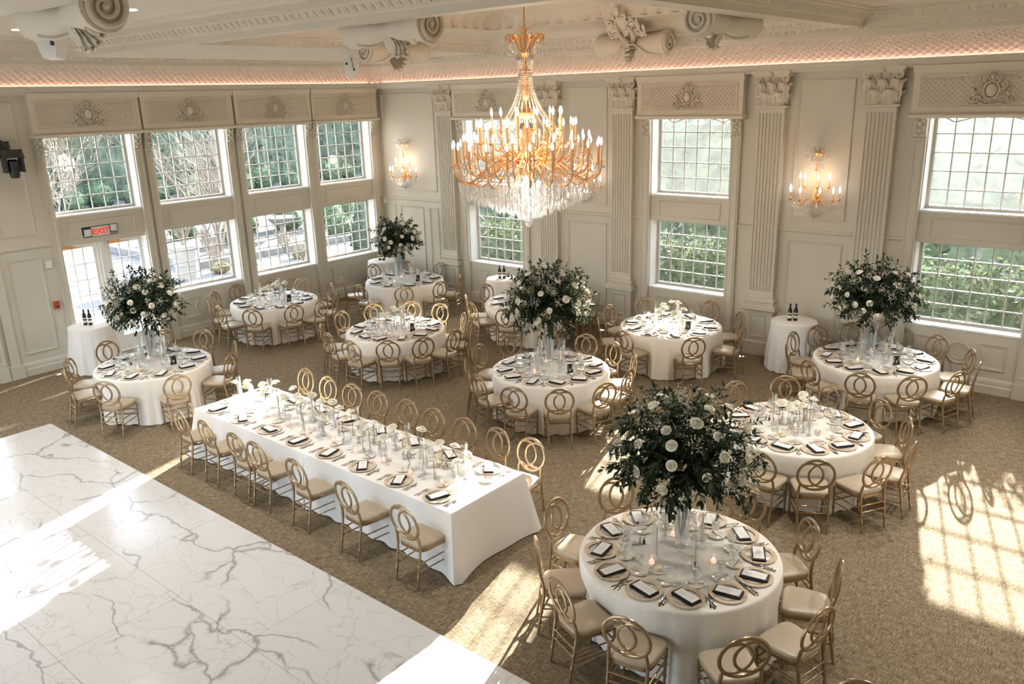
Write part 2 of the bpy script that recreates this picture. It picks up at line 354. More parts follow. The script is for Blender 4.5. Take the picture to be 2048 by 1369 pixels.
# ---- glazed double door under window_5
root = tag(empty('door_1'), kind='structure'); c = BY[0]
for k, (a, b2) in enumerate(((c-HW+.02, c-.10), (c+.10, c+HW-.02))):
    leaf = MB(); leaf.box(a, a+.07, .02, 2.34, -.29, -.24, fn=lef); leaf.box(b2-.07, b2, .02, 2.34, -.29, -.24, fn=lef)
    leaf.box(a-.001, b2+.001, .02, .30, -.292, -.238, fn=lef); leaf.box(a-.001, b2+.001, 2.26, 2.341, -.292, -.238, fn=lef)
    for i in range(1, 3): u = a+.07+(b2-a-.14)*i/3; leaf.box(u-.01, u+.01, .3, 2.26, -.28, -.25, fn=lef)
    for i in range(1, 6): z = .3+1.96*i/6; leaf.box(a+.06, b2-.06, z-.01, z+.01, -.279, -.251, fn=lef)
    lo = leaf.build('door_leaf', TRIMW, root, sharp=0)
    g = MB(); g.box(a+.05, b2-.05, .28, 2.28, -.268, -.262, fn=lef); g.build('glass_pane', PANE, lo, sharp=0)
    q = MB(); q.box(a+.05, a+.30, 2.27, 2.33, -.24, -.18, fn=lef); q.tube([lef(a+.28, 2.33, -.2), lef(a+.42, 2.35, -.10)], .012, 6); q.build('door_closer', CHGOLD, lo)
    q = MB(); hx = b2-.035 if k == 0 else a+.035; q.tube([lef(hx, .95, -.24), lef(hx, .95, -.19), lef(hx, 1.25, -.19), lef(hx, 1.25, -.24)], .012, 6); q.build('door_handle', SILVER, lo)
m = MB(); m.box(c-.10, c+.10, 0, 2.36, -.30, -.22, fn=lef); m.strip([(-.22, 0), (-.20, 0), (-.20, 2.36), (-.22, 2.36)], c-.04, c+.04, lef); m.build('centre_mullion', TRIMW, root, sharp=0)
m = MB(); m.box(c-HW, c+HW, 0, .03, -.36, .0, fn=lef); m.build('threshold', CONC, root, sharp=0)

# ---- ornaments shared meshes
def cartouche_mb(w=1., d=.05):
    """relief in (u,v,h), centred, about w wide and .8w high"""
    m = MB(); pts = []
    m.ell((0, 0, 0), (.13*w, .17*w, d*1.1), 16, 8)
    m.tube([(.17*w*cos(a), .205*w*sin(a), d*.4) for a in [2*pi*i/24 for i in range(24)]], .022*w, 6, closed=True)
    for s_ in (-1, 1):
        for (cx, cy, r, a0, sg, tn) in ((.30, -.22, .10, pi, -1, 1.4), (.27, .12, .085, -pi*.6, 1, 1.4), (.13, .30, .07, -pi*.4, 1, 1.2), (.43, -.30, .06, pi*.8, -1, 1.2), (.22, -.03, .06, 0, 1, 1.2)):
            sp = spiral(cx*w, cy*w, r*w, tn, a0, sg, 16); m.tube([(s_*x, y, d*(.5+.4*i/15)) for i, (x, y) in enumerate(sp)], [.018*w*(1.15-.5*i/15) for i in range(16)], 5)
        for (cx, cy, rx, ry, an) in ((.36, -.08, .05, .09, .5), (.20, -.31, .09, .04, .3), (.38, .02, .03, .07, -.6), (.16, .22, .035, .07, -.5), (.33, -.34, .07, .035, -.2), (.10, -.33, .06, .03, 0), (.46, -.2, .03, .06, .3), (.06, .38, .03, .06, -.3)):
            M = Matrix.Translation((s_*cx*w, cy*w, 0)) @ Matrix.Rotation(s_*an, 4, 'Z'); m.ell((0, 0, 0), (rx*w, ry*w, d*.9), 8, 4, M=M)
    m.ell((0, .33*w, 0), (.05*w, .08*w, d*1.1), 8, 4); m.ell((0, -.26*w, 0), (.05*w, .06*w, d), 8, 4)
    return m
def put(src, fn, u, v, h=0, sc=1., dst=None):
    dst = dst if dst is not None else MB(); dst.add(src.v, src.f, fn=lambda a, b3, c3: fn(u+a*sc, v+b3*sc, h+c3*sc)); return dst
CART = cartouche_mb(1., .10)
def leafrel(m, u, v, w_, hgt, curl, fn, h0=.0, lob=3):
    """acanthus leaf: rises from (u,v) and curls forward at its tip"""
    nu, nv = 8, 9; V = []; F = []
    for j in range(nv+1):
        t_ = j/nv; ww = w_*(.75+.35*sin(pi*t_*.9))*(1-.30*max(0, t_-.80)/.20)*(1+.08*cos(t_*lob*4*pi))
        zz = v+hgt*(t_ if t_ < .85 else .85+.15*sin((t_-.85)/.15*pi/2)-.35*max(0, t_-.93)); hh = h0+.012+curl*(t_**3)
        for i in range(nu+1):
            x = -1+2*i/nu; V.append(fn(u+x*ww/2, zz, hh+.020*(1-x*x)+.008*cos(x*pi*4)*(1-t_*.3)-(.05*curl/.1*x*x*t_**3)))
    for j in range(nv):
        for i in range(nu): k = j*(nu+1)+i; F.append((k, k+1, k+nu+2, k+nu+1))
    m.add(V, F)
    z1 = v+hgt*.93; m.tube([fn(u-w_*.33+w_*.66*i/6, z1-.006*abs(i-3), h0+.02+curl*.95-.004*abs(i-3)) for i in range(7)], [.010, .016, .020, .022, .020, .016, .010], 6)
    for q in range(3):
        for sg in (-1, 1): m.ell((0, 0, 0), (.017, .024, .014), 6, 4, fn=lambda a, b3, h3: fn(u+sg*w_*.24+a, v+hgt*(.22+.2*q)+b3, h0+.03+curl*(.22+.2*q)**3+h3))
def capital(m, fn, c, z0, w_=.5, H=.60, dep=.13):
    m.strip([(0, z0), (dep, z0), (dep, z0+H*.55), (dep+.05, z0+H*.9), (0, z0+H*.9)], c-w_/2+.01, c+w_/2-.01, fn)
    m.strip([(0, z0-.04), (dep+.035, z0-.035), (dep+.045, z0-.015), (dep+.03, z0+.005), (0, z0+.005)], c-w_/2-.045, c+w_/2+.045, fn)
    for du in (-.125, .125): leafrel(m, c+du, z0, .21, .24, .09, fn, dep)
    for du in (-.215, 0, .215): leafrel(m, c+du, z0+.05, .17, .36, .11, fn, dep-.005)
    for s_ in (-1, 1):        # leaves on the two flanks
        fs = lambda a, b3, h3, s_=s_: fn(c+s_*(w_/2-.02+h3), b3, a)
        leafrel(m, dep*.5, z0, .14, .22, .08, fs, 0); leafrel(m, dep*.7, z0+.06, .12, .34, .10, fs, 0)
        sp = spiral(c+s_*(w_/2+.0), z0+H*.78, .072, 2., pi/2*(1+s_)-s_*.3, -s_, 26); m.tube([fn(x, y, dep+.05+.03*i/25) for i, (x, y) in enumerate(sp)], [.019*(1.2-.5*i/25) for i in range(26)], 6)
        sp = spiral(c+s_*.075, z0+H*.76, .05, 1.7, pi/2*(1-s_)+s_*.2, s_, 20); m.tube([fn(x, y, dep+.05+.02*i/19) for i, (x, y) in enumerate(sp)], .012, 5)
        m.tube([fn(c+s_*.10, z0+H*.4, dep+.02), fn(c+s_*.13, z0+H*.6, dep+.035), fn(c+s_*.2, z0+H*.85, dep+.06)], .014, 5)
    # concave abacus
    for z, e, th in ((.84, 0, .08), (.92, .03, .10)):
        V = []; n = 8
        for zz in (z0+H*z, z0+H*(z+th)):
            for i in range(n+1):
                x = -1+2*i/n; V.append(fn(c+x*(w_/2+.07+e), zz, dep+.055+e+.04*x*x))
            V.append(fn(c+w_/2+.07+e, zz, 0)); V.append(fn(c-w_/2-.07-e, zz, 0))
        k = n+3; m.add(V, [tuple(range(k)), tuple(range(2*k-1, k-1, -1))]+[(i, (i+1) % k, k+(i+1) % k, k+i) for i in range(k)])
    m.ell((0, 0, 0), (.04, .05, .035), 8, 5, fn=lambda a, b3, h3: fn(c+a, z0+H*.92+b3, dep+.08+h3))
def pilaster(n, fn, c, w_=.5, dep=.13):
    root = tag(empty('trim_%d' % n), kind='structure')
    m = MB(); z0, z1 = 1.2, 4.62
    V = []; nf = 7; gw = w_*.088; st = (w_-.05)/nf; pr = [(-w_/2, 0), (-w_/2, dep)]
    for i in range(nf):
        a = -w_/2+.025+st*(i+.5); pr += [(a-gw*.5, dep), (a-gw*.32, dep-.020), (a+gw*.32, dep-.020), (a+gw*.5, dep)]
    pr += [(w_/2, dep), (w_/2, 0)]
    k = len(pr); V = [fn(c+p, z0+.05, h) for p, h in pr]+[fn(c+p, z1-.05, h) for p, h in pr]
    m.add(V, [(i, i+1, k+i+1, k+i) for i in range(k-1)])
    for a, b4 in ((z0, z0+.06), (z1-.08, z1)): m.strip([(0, a), (dep+.002, a), (dep+.002, b4), (0, b4)], c-w_/2-.002, c+w_/2+.002, fn)
    m.build('fluted_shaft', WALL, root, sharp=25)
    m = MB(); capital(m, fn, c, 4.66, w_, .59, dep); m.build('corinthian_capital', CEIL, root, sharp=50)
    m = MB(); e = w_/2
    pf = [(dep, 1.2), (dep+.012, 1.17), (dep+.012, 1.13), (dep+.045, 1.10), (dep+.05, 1.06), (dep+.03, 1.04), (dep+.03, 1.02), (dep+.075, .99), (dep+.075, .95), (dep+.10, .945), (dep+.10, .90), (dep+.04, .87), (dep+.04, .28), (dep+.07, .25), (dep+.075, 0)]
    V = []; n2 = len(pf)
    for d, z in pf:
        x = e+d-dep; V += [fn(c-x, z, 0), fn(c-x, z, d), fn(c+x, z, d), fn(c+x, z, 0)]
    m.add(V, [(4*i+j, 4*i+j+1, 4*i+j+5, 4*i+j+4) for i in range(n2-1) for j in range(3)])
    m.mould([(c-.16, .36), (c+.16, .36), (c+.16, .80), (c-.16, .80)], [(0, dep+.04), (0, dep+.055), (.012, dep+.06), (.03, dep+.04)], fn)
    m.build('pedestal', WALL, root, sharp=30)
    return root
for i, x in enumerate([2.52, 5.68, 7.61, 10.76, 12.64, 15.78, 17.7]): pilaster(i+1, far, x)

def lattice(m, u0, u1, v0, v1, fn, s_=.085, w_=.026, h=.016, seg=1):
    """quilted lattice: raised diamond pads with grooves between them"""
    nv = max(1, round((v1-v0)/s_)); dy = (v1-v0)/nv; nu = max(1, round((u1-u0)/s_)); dx = (u1-u0)/nu
    for r in range(-1, 2*nv+1):
        for q in range(nu+1):
            cx = u0+(q+(.5 if r % 2 == 0 else 0))*dx; cy = v0+(r+1)*dy/2
            if cx > u1+1e-6: continue
            g = 1-w_*1.15/dx; k = .55; V = []; 
            def cl(x, y): return (min(u1, max(u0, x)), min(v1, max(v0, y)))
            for f_, hh in ((g, 0), (g*k, h)):
                for ax, ay in ((-.5, 0), (0, -.5), (.5, 0), (0, .5)):
                    x, y = cl(cx+ax*dx*f_, cy+ay*dy*f_); V.append(fn(x, y, hh))
            m.add(V, [(0, 1, 5, 4), (1, 2, 6, 5), (2, 3, 7, 6), (3, 0, 4, 7), (4, 5, 6, 7)])
def header(parent, fn, c, hw, n):
    m = MB(); d = .17; a, b4 = c-hw, c+hw
    m.strip([(0, 4.5), (d, 4.5), (d, 5.17), (0, 5.17)], a, b4, fn)
    m.strip([(0, 4.44), (d+.01, 4.44), (d+.01, 4.455), (d+.05, 4.47), (d+.055, 4.495), (d+.02, 4.52), (0, 4.52)], a-.03, b4+.03, fn)
    m.strip([(0, 5.14), (d, 5.14), (d+.02, 5.17), (d+.05, 5.215), (d+.055, 5.25), (0, 5.25)], a-.02, b4+.02, fn)
    m.mould([(a+.10, 4.60), (b4-.10, 4.60), (b4-.10, 5.10), (a+.10, 5.10)], [(0, d), (0, d+.018), (.012, d+.022), (.03, d+.006), (.05, d+.004)], fn)
    lattice(m, a+.15, b4-.15, 4.65, 5.05, fn=lambda u, v_, h: fn(u, v_, d+.002+h))
    m.build('lattice_header', CEIL, parent, sharp=30)
    m = MB(); put(CART, fn, c, 4.85, d+.012, .62, m); m.build('shield_ornament', CEIL, parent, sharp=50)
def strip_pil(m, fn, a, b4, z0=.25):
    d = .06; m.box(a, b4, z0, 4.46, 0, d, fn=fn); w_ = b4-a
    m.mould([(a+.03, z0+.1), (b4-.03, z0+.1), (b4-.03, 4.08), (a+.03, 4.08)], [(0, d), (0, d+.012), (.01, d+.012), (.018, d)], fn)
    m.strip([(0, 4.10), (d+.02, 4.10), (d+.02, 4.13), (d+.0, 4.14)], a-.01, b4+.01, fn)
    c_ = (a+b4)/2
    m.strip([(d, 4.14), (d+.02, 4.14), (d+.05, 4.40), (d+.10, 4.46), (d, 4.46)], a, b4, fn)
    for du, z, r in ((-.035, 4.18, .03), (.035, 4.18, .03), (0, 4.24, .035), (-.045, 4.30, .03), (.045, 4.30, .03), (0, 4.36, .04), (-.04, 4.41, .03), (.04, 4.41, .03)):
        m.ell((0, 0, 0), (r, r*1.3, .035), 7, 4, fn=lambda x, y, h, du=du, z=z: fn(c_+du*w_/.17+x, z+y, d+.02+(z-4.14)*.2+h))
    m.box(a-.01, b4+.01, 0, z0, 0, d+.03, fn=fn)
PFR = [(0, 0), (0, .018), (.012, .022), (.022, .012), (.034, .014), (.045, 0)]
def frame(m, fn, u0, u1, v0, v1, h=0.): m.mould([(u0, v0), (u1, v0), (u1, v1), (u0, v1)], [(d, h+q) for d, q in PFR], fn)
def winpanels(m, fn, c, flat=False):
    """wainscot below a window: circle between two panels with concave inner ends"""
    m.mould([(c+.19*cos(2*pi*i/32), .62+.19*sin(2*pi*i/32)) for i in range(32)], PFR, fn)
    m.mould([(c+.13*cos(2*pi*i/32), .62+.13*sin(2*pi*i/32)) for i in range(32)], [(0, 0), (0, .012), (.015, .012), (.02, 0)], fn)
    for s_ in (-1, 1):
        arc = [(c+s_*(.27*cos(a)), .62+.27*sin(a)) for a in [radians(-52+104*i/8) for i in range(9)]]
        pts = [(c+s_*.68, .42)]+[(c+s_*.68, .84)][::-1] if False else [(c+s_*.68, .42), (c+s_*.30, .42), (c+s_*.26, .47)]+[(c+s_*(.27+.07*sin(pi*i/6)*0+.0)+s_*(.10*(1-((i-3)/3)**2)*0), .47+.30*i/6) for i in (0,)]
        pts = [(c+s_*.70, .40), (c+s_*.26, .40)]+[(c+s_*(.26+.10*sin(pi*i/8)), .44+.36*i/8) for i in range(9)]+[(c+s_*.26, .84), (c+s_*.70, .84)]
        if s_ < 0: pts = pts[::-1]
        m.mould(pts[::-1], PFR, fn)
BASEP = [(0, 0), (.05, 0), (.05, .13), (.035, .15), (.035, .21), (.015, .25), (.0, .26)]
# far wall dressing
wt = tag(empty('trim_8'), kind='structure')
for i, c in enumerate(BX): header(wt, far, c, 1.12, i)
m = MB()
for c in BX: strip_pil(m, far, c-HW-.20, c-HW+.0); strip_pil(m, far, c+HW, c+HW+.20)
m.build('window_side_strips', WALL, wt, sharp=30)
m = MB()
frame(m, far, .16, 2.06, 2.67, 5.09); frame(m, far, 6.15, 7.17, 2.67, 5.09); frame(m, far, 11.20, 12.17, 2.67, 5.09); frame(m, far, 16.3, 17.2, 2.67, 5.09)
for a, b4 in ((.14, .46), (.66, 1.52), (1.74, 2.06), (6.15, 7.17), (11.18, 12.17), (16.3, 17.2)): frame(m, far, a, b4, .45, 2.27)
for c in BX: winpanels(m, far, c)
RAIL = [(0, 2.41), (.02, 2.42), (.035, 2.45), (.03, 2.47), (0, 2.49)]
for a, b4 in ((0, 2.27), (2.77, 2.88), (5.05, 5.43), (5.93, 7.36), (7.86, 8.04), (10.18, 10.51), (11.01, 12.39), (12.89, 13.17), (15.31, 15.53), (16.03, 17.45)): m.strip(RAIL, a, b4, far)
m.build('panel_mouldings', WALL, wt, sharp=30)
tag(MB().strip(BASEP, 0, XMAX, far).build('baseboard_back', WALL, sharp=30), kind='structure')
# window wall dressing
wl = tag(empty('trim_9'), kind='structure')
for i, c in enumerate(BY): header(wl, lef, c, 1.035, i)
m = MB()
for c in BY: strip_pil(m, lef, c-HW-.155, c-HW); strip_pil(m, lef, c+HW, c+HW+.155)
m.box(-9.66, -9.49, .25, 5.2, 0, .03, fn=lef); m.box(-9.70, -9.45, 0, .25, 0, .08, fn=lef)
m.build('window_side_strips', WALL, wl, sharp=30)
m = MB(); frame(m, lef, -9.38, -8.76, .42, 2.25); frame(m, lef, -9.38, -8.76, 2.68, 5.1)
for c in BY[1:]: winpanels(m, lef, c)
for a, b4 in ((-9.49, -8.53), (-.32, 0)): m.strip(RAIL, a, b4, lef)
m.build('panel_mouldings', WALL, wl, sharp=30)
m = MB(); m.strip(BASEP, YMIN, BY[0]-HW, lef); m.strip(BASEP, BY[0]+HW, 0, lef)
tag(m.build('baseboard_left', WALL, sharp=30), kind='structure')

# ---- cove: ledge, LED, lattice cove, fascia, egg and dart
def cove(fn, a, b4, nm, mit):
    root = tag(empty(nm), kind='structure')
    m = MB(); m.strip([(0, 5.22), (.18, 5.22), (.20, 5.25), (.24, 5.27), (.27, 5.31), (.29, 5.335), (.29, 5.365), (.20, 5.365), (.20, 5.33), (0, 5.33)], a, b4, fn); m.build('led_ledge', WALL, root, sharp=30)
    m = MB(); m.box(a+.1, b4-.1, 5.335, 5.345, .07, .085, fn=fn); m.build('led_strip', LEDM, root, sharp=0)
    # concave cove from (h .02,z 5.35) to (.72,5.73)
    def cv(u, t_, h):
        an = t_*pi/2*.80; hh = .03+.69*(1-cos(an))/(1-cos(pi/2*.80)); zz = 5.33+.40*sin(an)/sin(pi/2*.80)
        return fn(u, zz-h*.8, hh+h*.2)
    m = MB(); V = []; F = []; ns = 10
    for k in range(ns+1):
        V += [cv(a-(0 if k == 0 else 0), k/ns, 0), cv(b4, k/ns, 0)]
    for k in range(ns): F.append((2*k, 2*k+1, 2*k+3, 2*k+2))
    m.add(V, F)
    L = .80; lattice(m, a, b4, 0, L, lambda u, v_, h: cv(u, v_/L, h), .135, .026, .030, 5)
    m.build('lattice_cove', CEIL, root, sharp=40)
    m = MB(); m.strip([(.70, 5.735), (.70, 5.70), (.74, 5.70), (.76, 5.73), (.76, 5.79), (.79, 5.80)], a, b4, fn, caps=False); m.build('cove_fascia', CEIL, root, sharp=30)
    m = MB(); m.strip([(.79, 5.80), (.82, 5.80), (.90, 5.86), (.92, 5.87)], a, b4, fn, caps=False); eggs(m, a, b4, fn, (.82, 5.80), (.90, 5.86)); m.build('egg_and_dart', CEIL, root, sharp=50)
def eggs(m, a, b4, fn, p0, p1, pitch=.135):
    n = max(1, int(abs(b4-a)/pitch)); st = (b4-a)/n; hm, zm = (p0[0]+p1[0])/2, (p0[1]+p1[1])/2; L = hypot(p1[0]-p0[0], p1[1]-p0[1])
    ax = ((p1[0]-p0[0])/L, (p1[1]-p0[1])/L); nx = (ax[1], -ax[0])
    for i in range(n):
        u = a+st*(i+.5)
        def loc(x, y, h): return fn(u+x, zm+ax[1]*y+nx[1]*h, hm+ax[0]*y+nx[0]*h)
        m.ell((0, 0, 0), (abs(st)*.30, L*.46, .022), 7, 4, fn=loc)
        m.ell((abs(st)*.5, 0, 0), (abs(st)*.09, L*.5, .02), 5, 3, fn=loc)
cove(far, .0, XMAX, 'trim_10', 1); cove(lef, YMIN, -.0, 'trim_11', 1)

# ---- ceiling slab with coffers
ZS = 5.85
def coffer(x0, x1, y0, y1, grand, sides='NSEW', base=0):
    """ring of mouldings round a rectangular opening in the soffit; returns the inner rectangle"""
    egg = MB(); plain = MB(); lim = []
    if grand: pr = [(0, ZS), (0, 5.88), (.03, 5.89), (.03, 5.90), (.12, 5.97), (.14, 5.98), (.14, 6.0)]; e0, e1 = (.03, 5.90), (.12, 5.97); tail = [(.14, 6.0), (.20, 6.01)]+[(.20+.52*(1-cos(a)), 6.01+.20*sin(a)) for a in [pi/2*i/6 for i in range(1, 7)]]+[(.76, 6.21), (.76, 6.235)]
    else: pr = [(0, ZS-.02), (0, 5.91), (.025, 5.93), (.025, 5.945), (.11, 6.03), (.13, 6.04), (.13, 6.06), (.2, 6.075), (.2, 6.10)]; e0, e1 = (.025, 5.945), (.11, 6.03); tail = []
    P = pr+tail[1:]
    # the profile moves inwards: path is the rectangle, counter-clockwise, left side is inside
    plain.mould([(x0, y0), (x1, y0), (x1, y1), (x0, y1)], P, lambda u, v_, h: (u, v_, h))
    maps = {'S': (x0, x1, lambda u, z, h: (u, y0+h, z)), 'N': (x0, x1, lambda u, z, h: (u, y1-h, z)), 'W': (y0, y1, lambda u, z, h: (x0+h, u, z)), 'E': (y0, y1, lambda u, z, h: (x1-h, u, z))}
    for k in sides:
        a, b4, f = maps[k]; eggs(egg, a+.1, b4-.1, f, e0, e1, .15)
    return plain, egg, P[-1][0], maps
A_, B_, C_ = (4.8, 12.08, -7.72, -.95), (1.0, 12.08, -11.42, -8.1), (12.5, 19.8, -7.72, -.95)
D_ = (1.0, 12.08, -16., -11.9)
root = tag(empty('ceiling'), kind='structure')
m = MB(); xs = sorted({0., A_[0], A_[1], C_[0], C_[1], XMAX}); ys = sorted({YMIN, D_[2], D_[3], B_[2], B_[3], A_[2], A_[3], 0.}); xs = sorted(set(xs) | {B_[0]})
holes = (A_, B_, C_, D_)
for i in range(len(xs)-1):
    for j in range(len(ys)-1):
        cx, cy = (xs[i]+xs[i+1])/2, (ys[j]+ys[j+1])/2
        if any(h_[0] < cx < h_[1] and h_[2] < cy < h_[3] for h_ in holes): continue
        zz = ZS if cy > B_[2] else ZS
        m.add([(xs[i], ys[j], zz), (xs[i+1], ys[j], zz), (xs[i+1], ys[j+1], zz), (xs[i], ys[j+1], zz)], [(0, 3, 2, 1)])
m.build('soffit', CEIL, root, sharp=0, flip=False)
m = MB(); m.box(-.4, XMAX+.3, YMIN, .4, 6.85, 6.95); m.build('roof_slab', CEIL, root, sharp=0)
for (q, grand, sd) in ((A_, True, 'NW'), (B_, False, 'NW'), (C_, False, 'NW'), (D_, False, 'NW')):
    pl, eg, dmax, maps = coffer(*q, grand, sd)
    x0, x1, y0, y1 = q; d = dmax; zt = 6.235 if grand else 6.10
    if grand:
        # acanthus band
        for k in 'NWES':
            a, b4, f = maps[k]; a += d; b4 -= d; n = int((b4-a)/.30); st = (b4-a)/n; V = []; F = []; nu = n*12; nv = 14
            for i in range(nu+1):
                u = a+(b4-a)*i/nu; x = (((u-a)/st) % 1.)*2-1
                for j in range(nv+1):
                    y = j/nv; w_ = max(.05, sin(pi*min(1, .08+y*.9)))**.5; val = max(0, 1-(abs(x)/(w_*.96))**2)
                    lob = .5+.5*cos(24*(y-.45*abs(x))); stem = math.exp(-(x/.07)**2)
                    h = (.05*val*(.35+.65*lob)+.02*stem)*(0 if i in (0, nu) else 1)
                    V.append(f(u, 6.235+.34*sin(y*1.25)/sin(1.25)-h*.35, d+.30*(1-cos(y*1.25))/(1-cos(1.25))*.9+0-h*.9))
            for i in range(nu):
                for j in range(nv): q0 = i*(nv+1)+j; F.append((q0, q0+1, q0+nv+2, q0+nv+1))
            am = MB(); am.add(V, F); am.build('acanthus_band', CEIL, root, sharp=60)
        zt = 6.575; d += .27
        pl.mould([(x0+d, y0+d), (x1-d, y0+d), (x1-d, y1-d), (x0+d, y1-d)], [(0, zt), (.03, zt-.02), (.06, zt), (.06, zt+.03)], lambda u, v_, h: (u, v_, h)); zt += .03; d += .06
    pl.add([(x0+d, y0+d, zt), (x1-d, y0+d, zt), (x1-d, y1-d, zt), (x0+d, y1-d, zt)], [(0, 3, 2, 1)])
    for e in (.28, .75):
        pl.mould([(x0+d+e, y0+d+e), (x1-d-e, y0+d+e), (x1-d-e, y1-d-e), (x0+d+e, y1-d-e)], [(0, zt), (0, zt-.03), (.03, zt-.035), (.05, zt-.015), (.07, zt-.02), (.08, zt)], lambda u, v_, h: (u, v_, h))
    pl.build('coffer_mouldings', CEIL, root, sharp=35); eg.build('egg_and_dart', CEIL, root, sharp=50)
# scroll brackets with acanthus (axis a, hanging under the coffer edge)
def bracket(cx, cy, z, ax, inw, up_leaf):
    m = MB(); A = Vector((ax[0], ax[1], 0)); I = Vector((inw[0], inw[1], 0)); O = Vector((cx, cy, z))
    def P(s, r, t_): return tuple(O+A*s+I*r+Vector((0, 0, t_)))
    for sg in (-1, 1):
        V = []; F = []; n = 20; sts = [(.0, .10), (.12, .125), (.14, .14), (.30, .165), (.5, .18), (.66, .215), (.70, .215)]
        for (s, r) in sts:
            for j in range(n): a = 2*pi*j/n; V.append(P(sg*s, r*cos(a), r*sin(a)))
        for i in range(len(sts)-1):
            for j in range(n): k = (j+1) % n; F.append((i*n+j, i*n+k, (i+1)*n+k, (i+1)*n+j))
        F.append(tuple(range((len(sts)-1)*n, len(sts)*n))); m.add(V, F)
        sp = spiral(0, 0, .19, 2.2, .6, -1, 44, .12); m.tube([P(sg*(.70+.02), x, y) for x, y in sp], [.026*(1.1-.5*i/43) for i in range(44)], 6)
        m.ell((0, 0, 0), (.035, .035, .035), 8, 5, fn=lambda x, y, h: P(sg*(.72+x), y, h))
        m.tube([P(sg*(.16+.36*i/8), .19*cos(-.2-1.9*i/8), .19*sin(-.2-1.9*i/8)) for i in range(9)], .022, 6)
    for k in range(7):
        a = -1.9+k*.45; leafrel(m, 0, -.05, .16, .30, .10, lambda u, v_, h, a=a: P(u+(k-3)*.02, (.10+h)*cos(a*.5-.6)+v_*.5*cos(a*.5), (.10+h)*sin(a*.5-.9)+v_*.5*sin(a)), .0)
    if up_leaf:
        for s, sc in ((0, .62),):
            put(CART, lambda u, v_, h: P(u, .42+v_*.75-h*.4, .34+v_*.62-h*.9), 0, 0, 0, sc*1.3, m)
        for sg in (-1, 1):
            m.tube([P(sg*(.04+.10*sin(i/8*2.6)), .12+.30*i/8, .02+.26*i/8) for i in range(9)], [.05-.003*i for i in range(9)], 6)
    return m.build('scroll_bracket', CEIL, root, sharp=45)
bracket(8.55, -1.22, 5.80, (1, 0), (0, -1), True); bracket(5.10, -3.95, 5.80, (0, 1), (1, 0), True)
bracket(8.95, -7.52, 5.80, (1, 0), (0, 1), True); bracket(11.88, -4.4, 5.80, (0, 1), (-1, 0), True)
bracket(8.75, -11.25, 5.80, (1, 0), (0, 1), True)
# ------------------------------------------------------------------ chairs
def make_chair():
    root = tag(empty('banquet_chair'), cat='chair')
    tilt = radians(9); RC = .735
    def bp(x, y):                                    # back plane: x sideways, y up from the ring centre
        return (x, -.245-y*sin(tilt), RC+y*cos(tilt))
    m = MB(); R = .203
    m.tube([bp(R*cos(a), R*sin(a)*.98) for a in [2*pi*i/40 for i in range(40)]], .0175, 8, closed=True, sq=(.75, 1.0))
    for s_ in (-1, 1):
        a0 = atan2(.135, -.073); pts = [bp(s_*(-.074+.154*cos(a)), .154*sin(a)) for a in [a0-(2*a0)*i/18 for i in range(19)]]
        m.tube(pts, .014, 8, sq=(.8, 1.05))
    m.build('backrest', GOLD, root, sharp=50)
    m = MB(); n = 28; V = []; F = []
    def outl(a, k=1.):                              # rounded trapezoid seat
        c_, s2 = cos(a), sin(a); p = 5.
        x = abs(c_)**(2/p)*(1 if c_ > 0 else -1); y = abs(s2)**(2/p)*(1 if s2 > 0 else -1); w_ = .205+.02*y
        return x*w_*k, y*.205*k
    def ringpad(m, lv):
        V = []; F = []
        for z, k in lv:
            for i in range(n): x, y = outl(2*pi*i/n, k); V.append((x, y, z))
        for q in range(len(lv)-1):
            for i in range(n): j = (i+1) % n; F.append((q*n+i, q*n+j, (q+1)*n+j, (q+1)*n+i))
        F.append(tuple(range(n-1, -1, -1))); F.append(tuple(range((len(lv)-1)*n, len(lv)*n))); m.add(V, F)
    ringpad(m, [(.445, .97), (.452, 1.0), (.475, 1.01), (.488, .98), (.495, .90), (.500, .7), (.502, .4)]); m.build('seat_cushion', CUSH, root, sharp=60)
    m = MB(); ringpad(m, [(.405, .94), (.408, .985), (.440, .995), (.446, .97)]); m.build('seat_frame', GOLD, root, sharp=40)
    def turned(p0, p1, r, rings, mm):
        P0, P1 = Vector(p0), Vector(p1); pts = []; rr = []
        N = 26
        for i in range(N+1):
            t_ = i/N; pts.append(tuple(P0.lerp(P1, t_))); rr.append(r*(1.35 if any(abs(t_-q) < .021 for q in rings) else 1)*(.72+.28*t_))
        mm.tube(pts, rr, 8)
    for s_ in (-1, 1):
        m = MB(); turned((s_*.185, .18, 0), (s_*.195, .185, .41), .0155, (.12, .30, .345, .62, .82), m); m.build('leg', GOLD, root, sharp=50)
        m = MB(); turned((s_*.165, -.27, 0), (s_*.172, -.205, .42), .0155, (.12, .30, .345, .62), m)
        j = bp(R*cos(radians(-38))*s_, R*sin(radians(-38)))
        m.tube([(s_*.172, -.205, .41), (s_*.172, -.203, .50), (s_*.166, -.212, .56), j], [.0155, .016, .016, .013], 8); m.build('leg', GOLD, root, sharp=50)
    def bar(pts, nm='stretcher'):
        m = MB()
        for a, b4 in pts: m.tube([a, tuple(Vector(a).lerp(Vector(b4), .48)), tuple(Vector(a).lerp(Vector(b4), .5)), tuple(Vector(a).lerp(Vector(b4), .52)), b4], [.0085, .0085, .012, .0085, .0085], 6)
        m.build(nm, GOLD, root, sharp=50)
    for s_ in (-1, 1): bar([((s_*.17, -.24, z), (s_*.19, .18, z)) for z in (.20, .29)])
    bar([((-.19, .182, .30), (.19, .182, .30)), ((-.188, .182, .22), (.188, .182, .22))]); bar([((-.17, -.235, .25), (.17, -.235, .25)), ((-.171, -.225, .33), (.171, -.225, .33))])
    return root
CHAIR = make_chair()
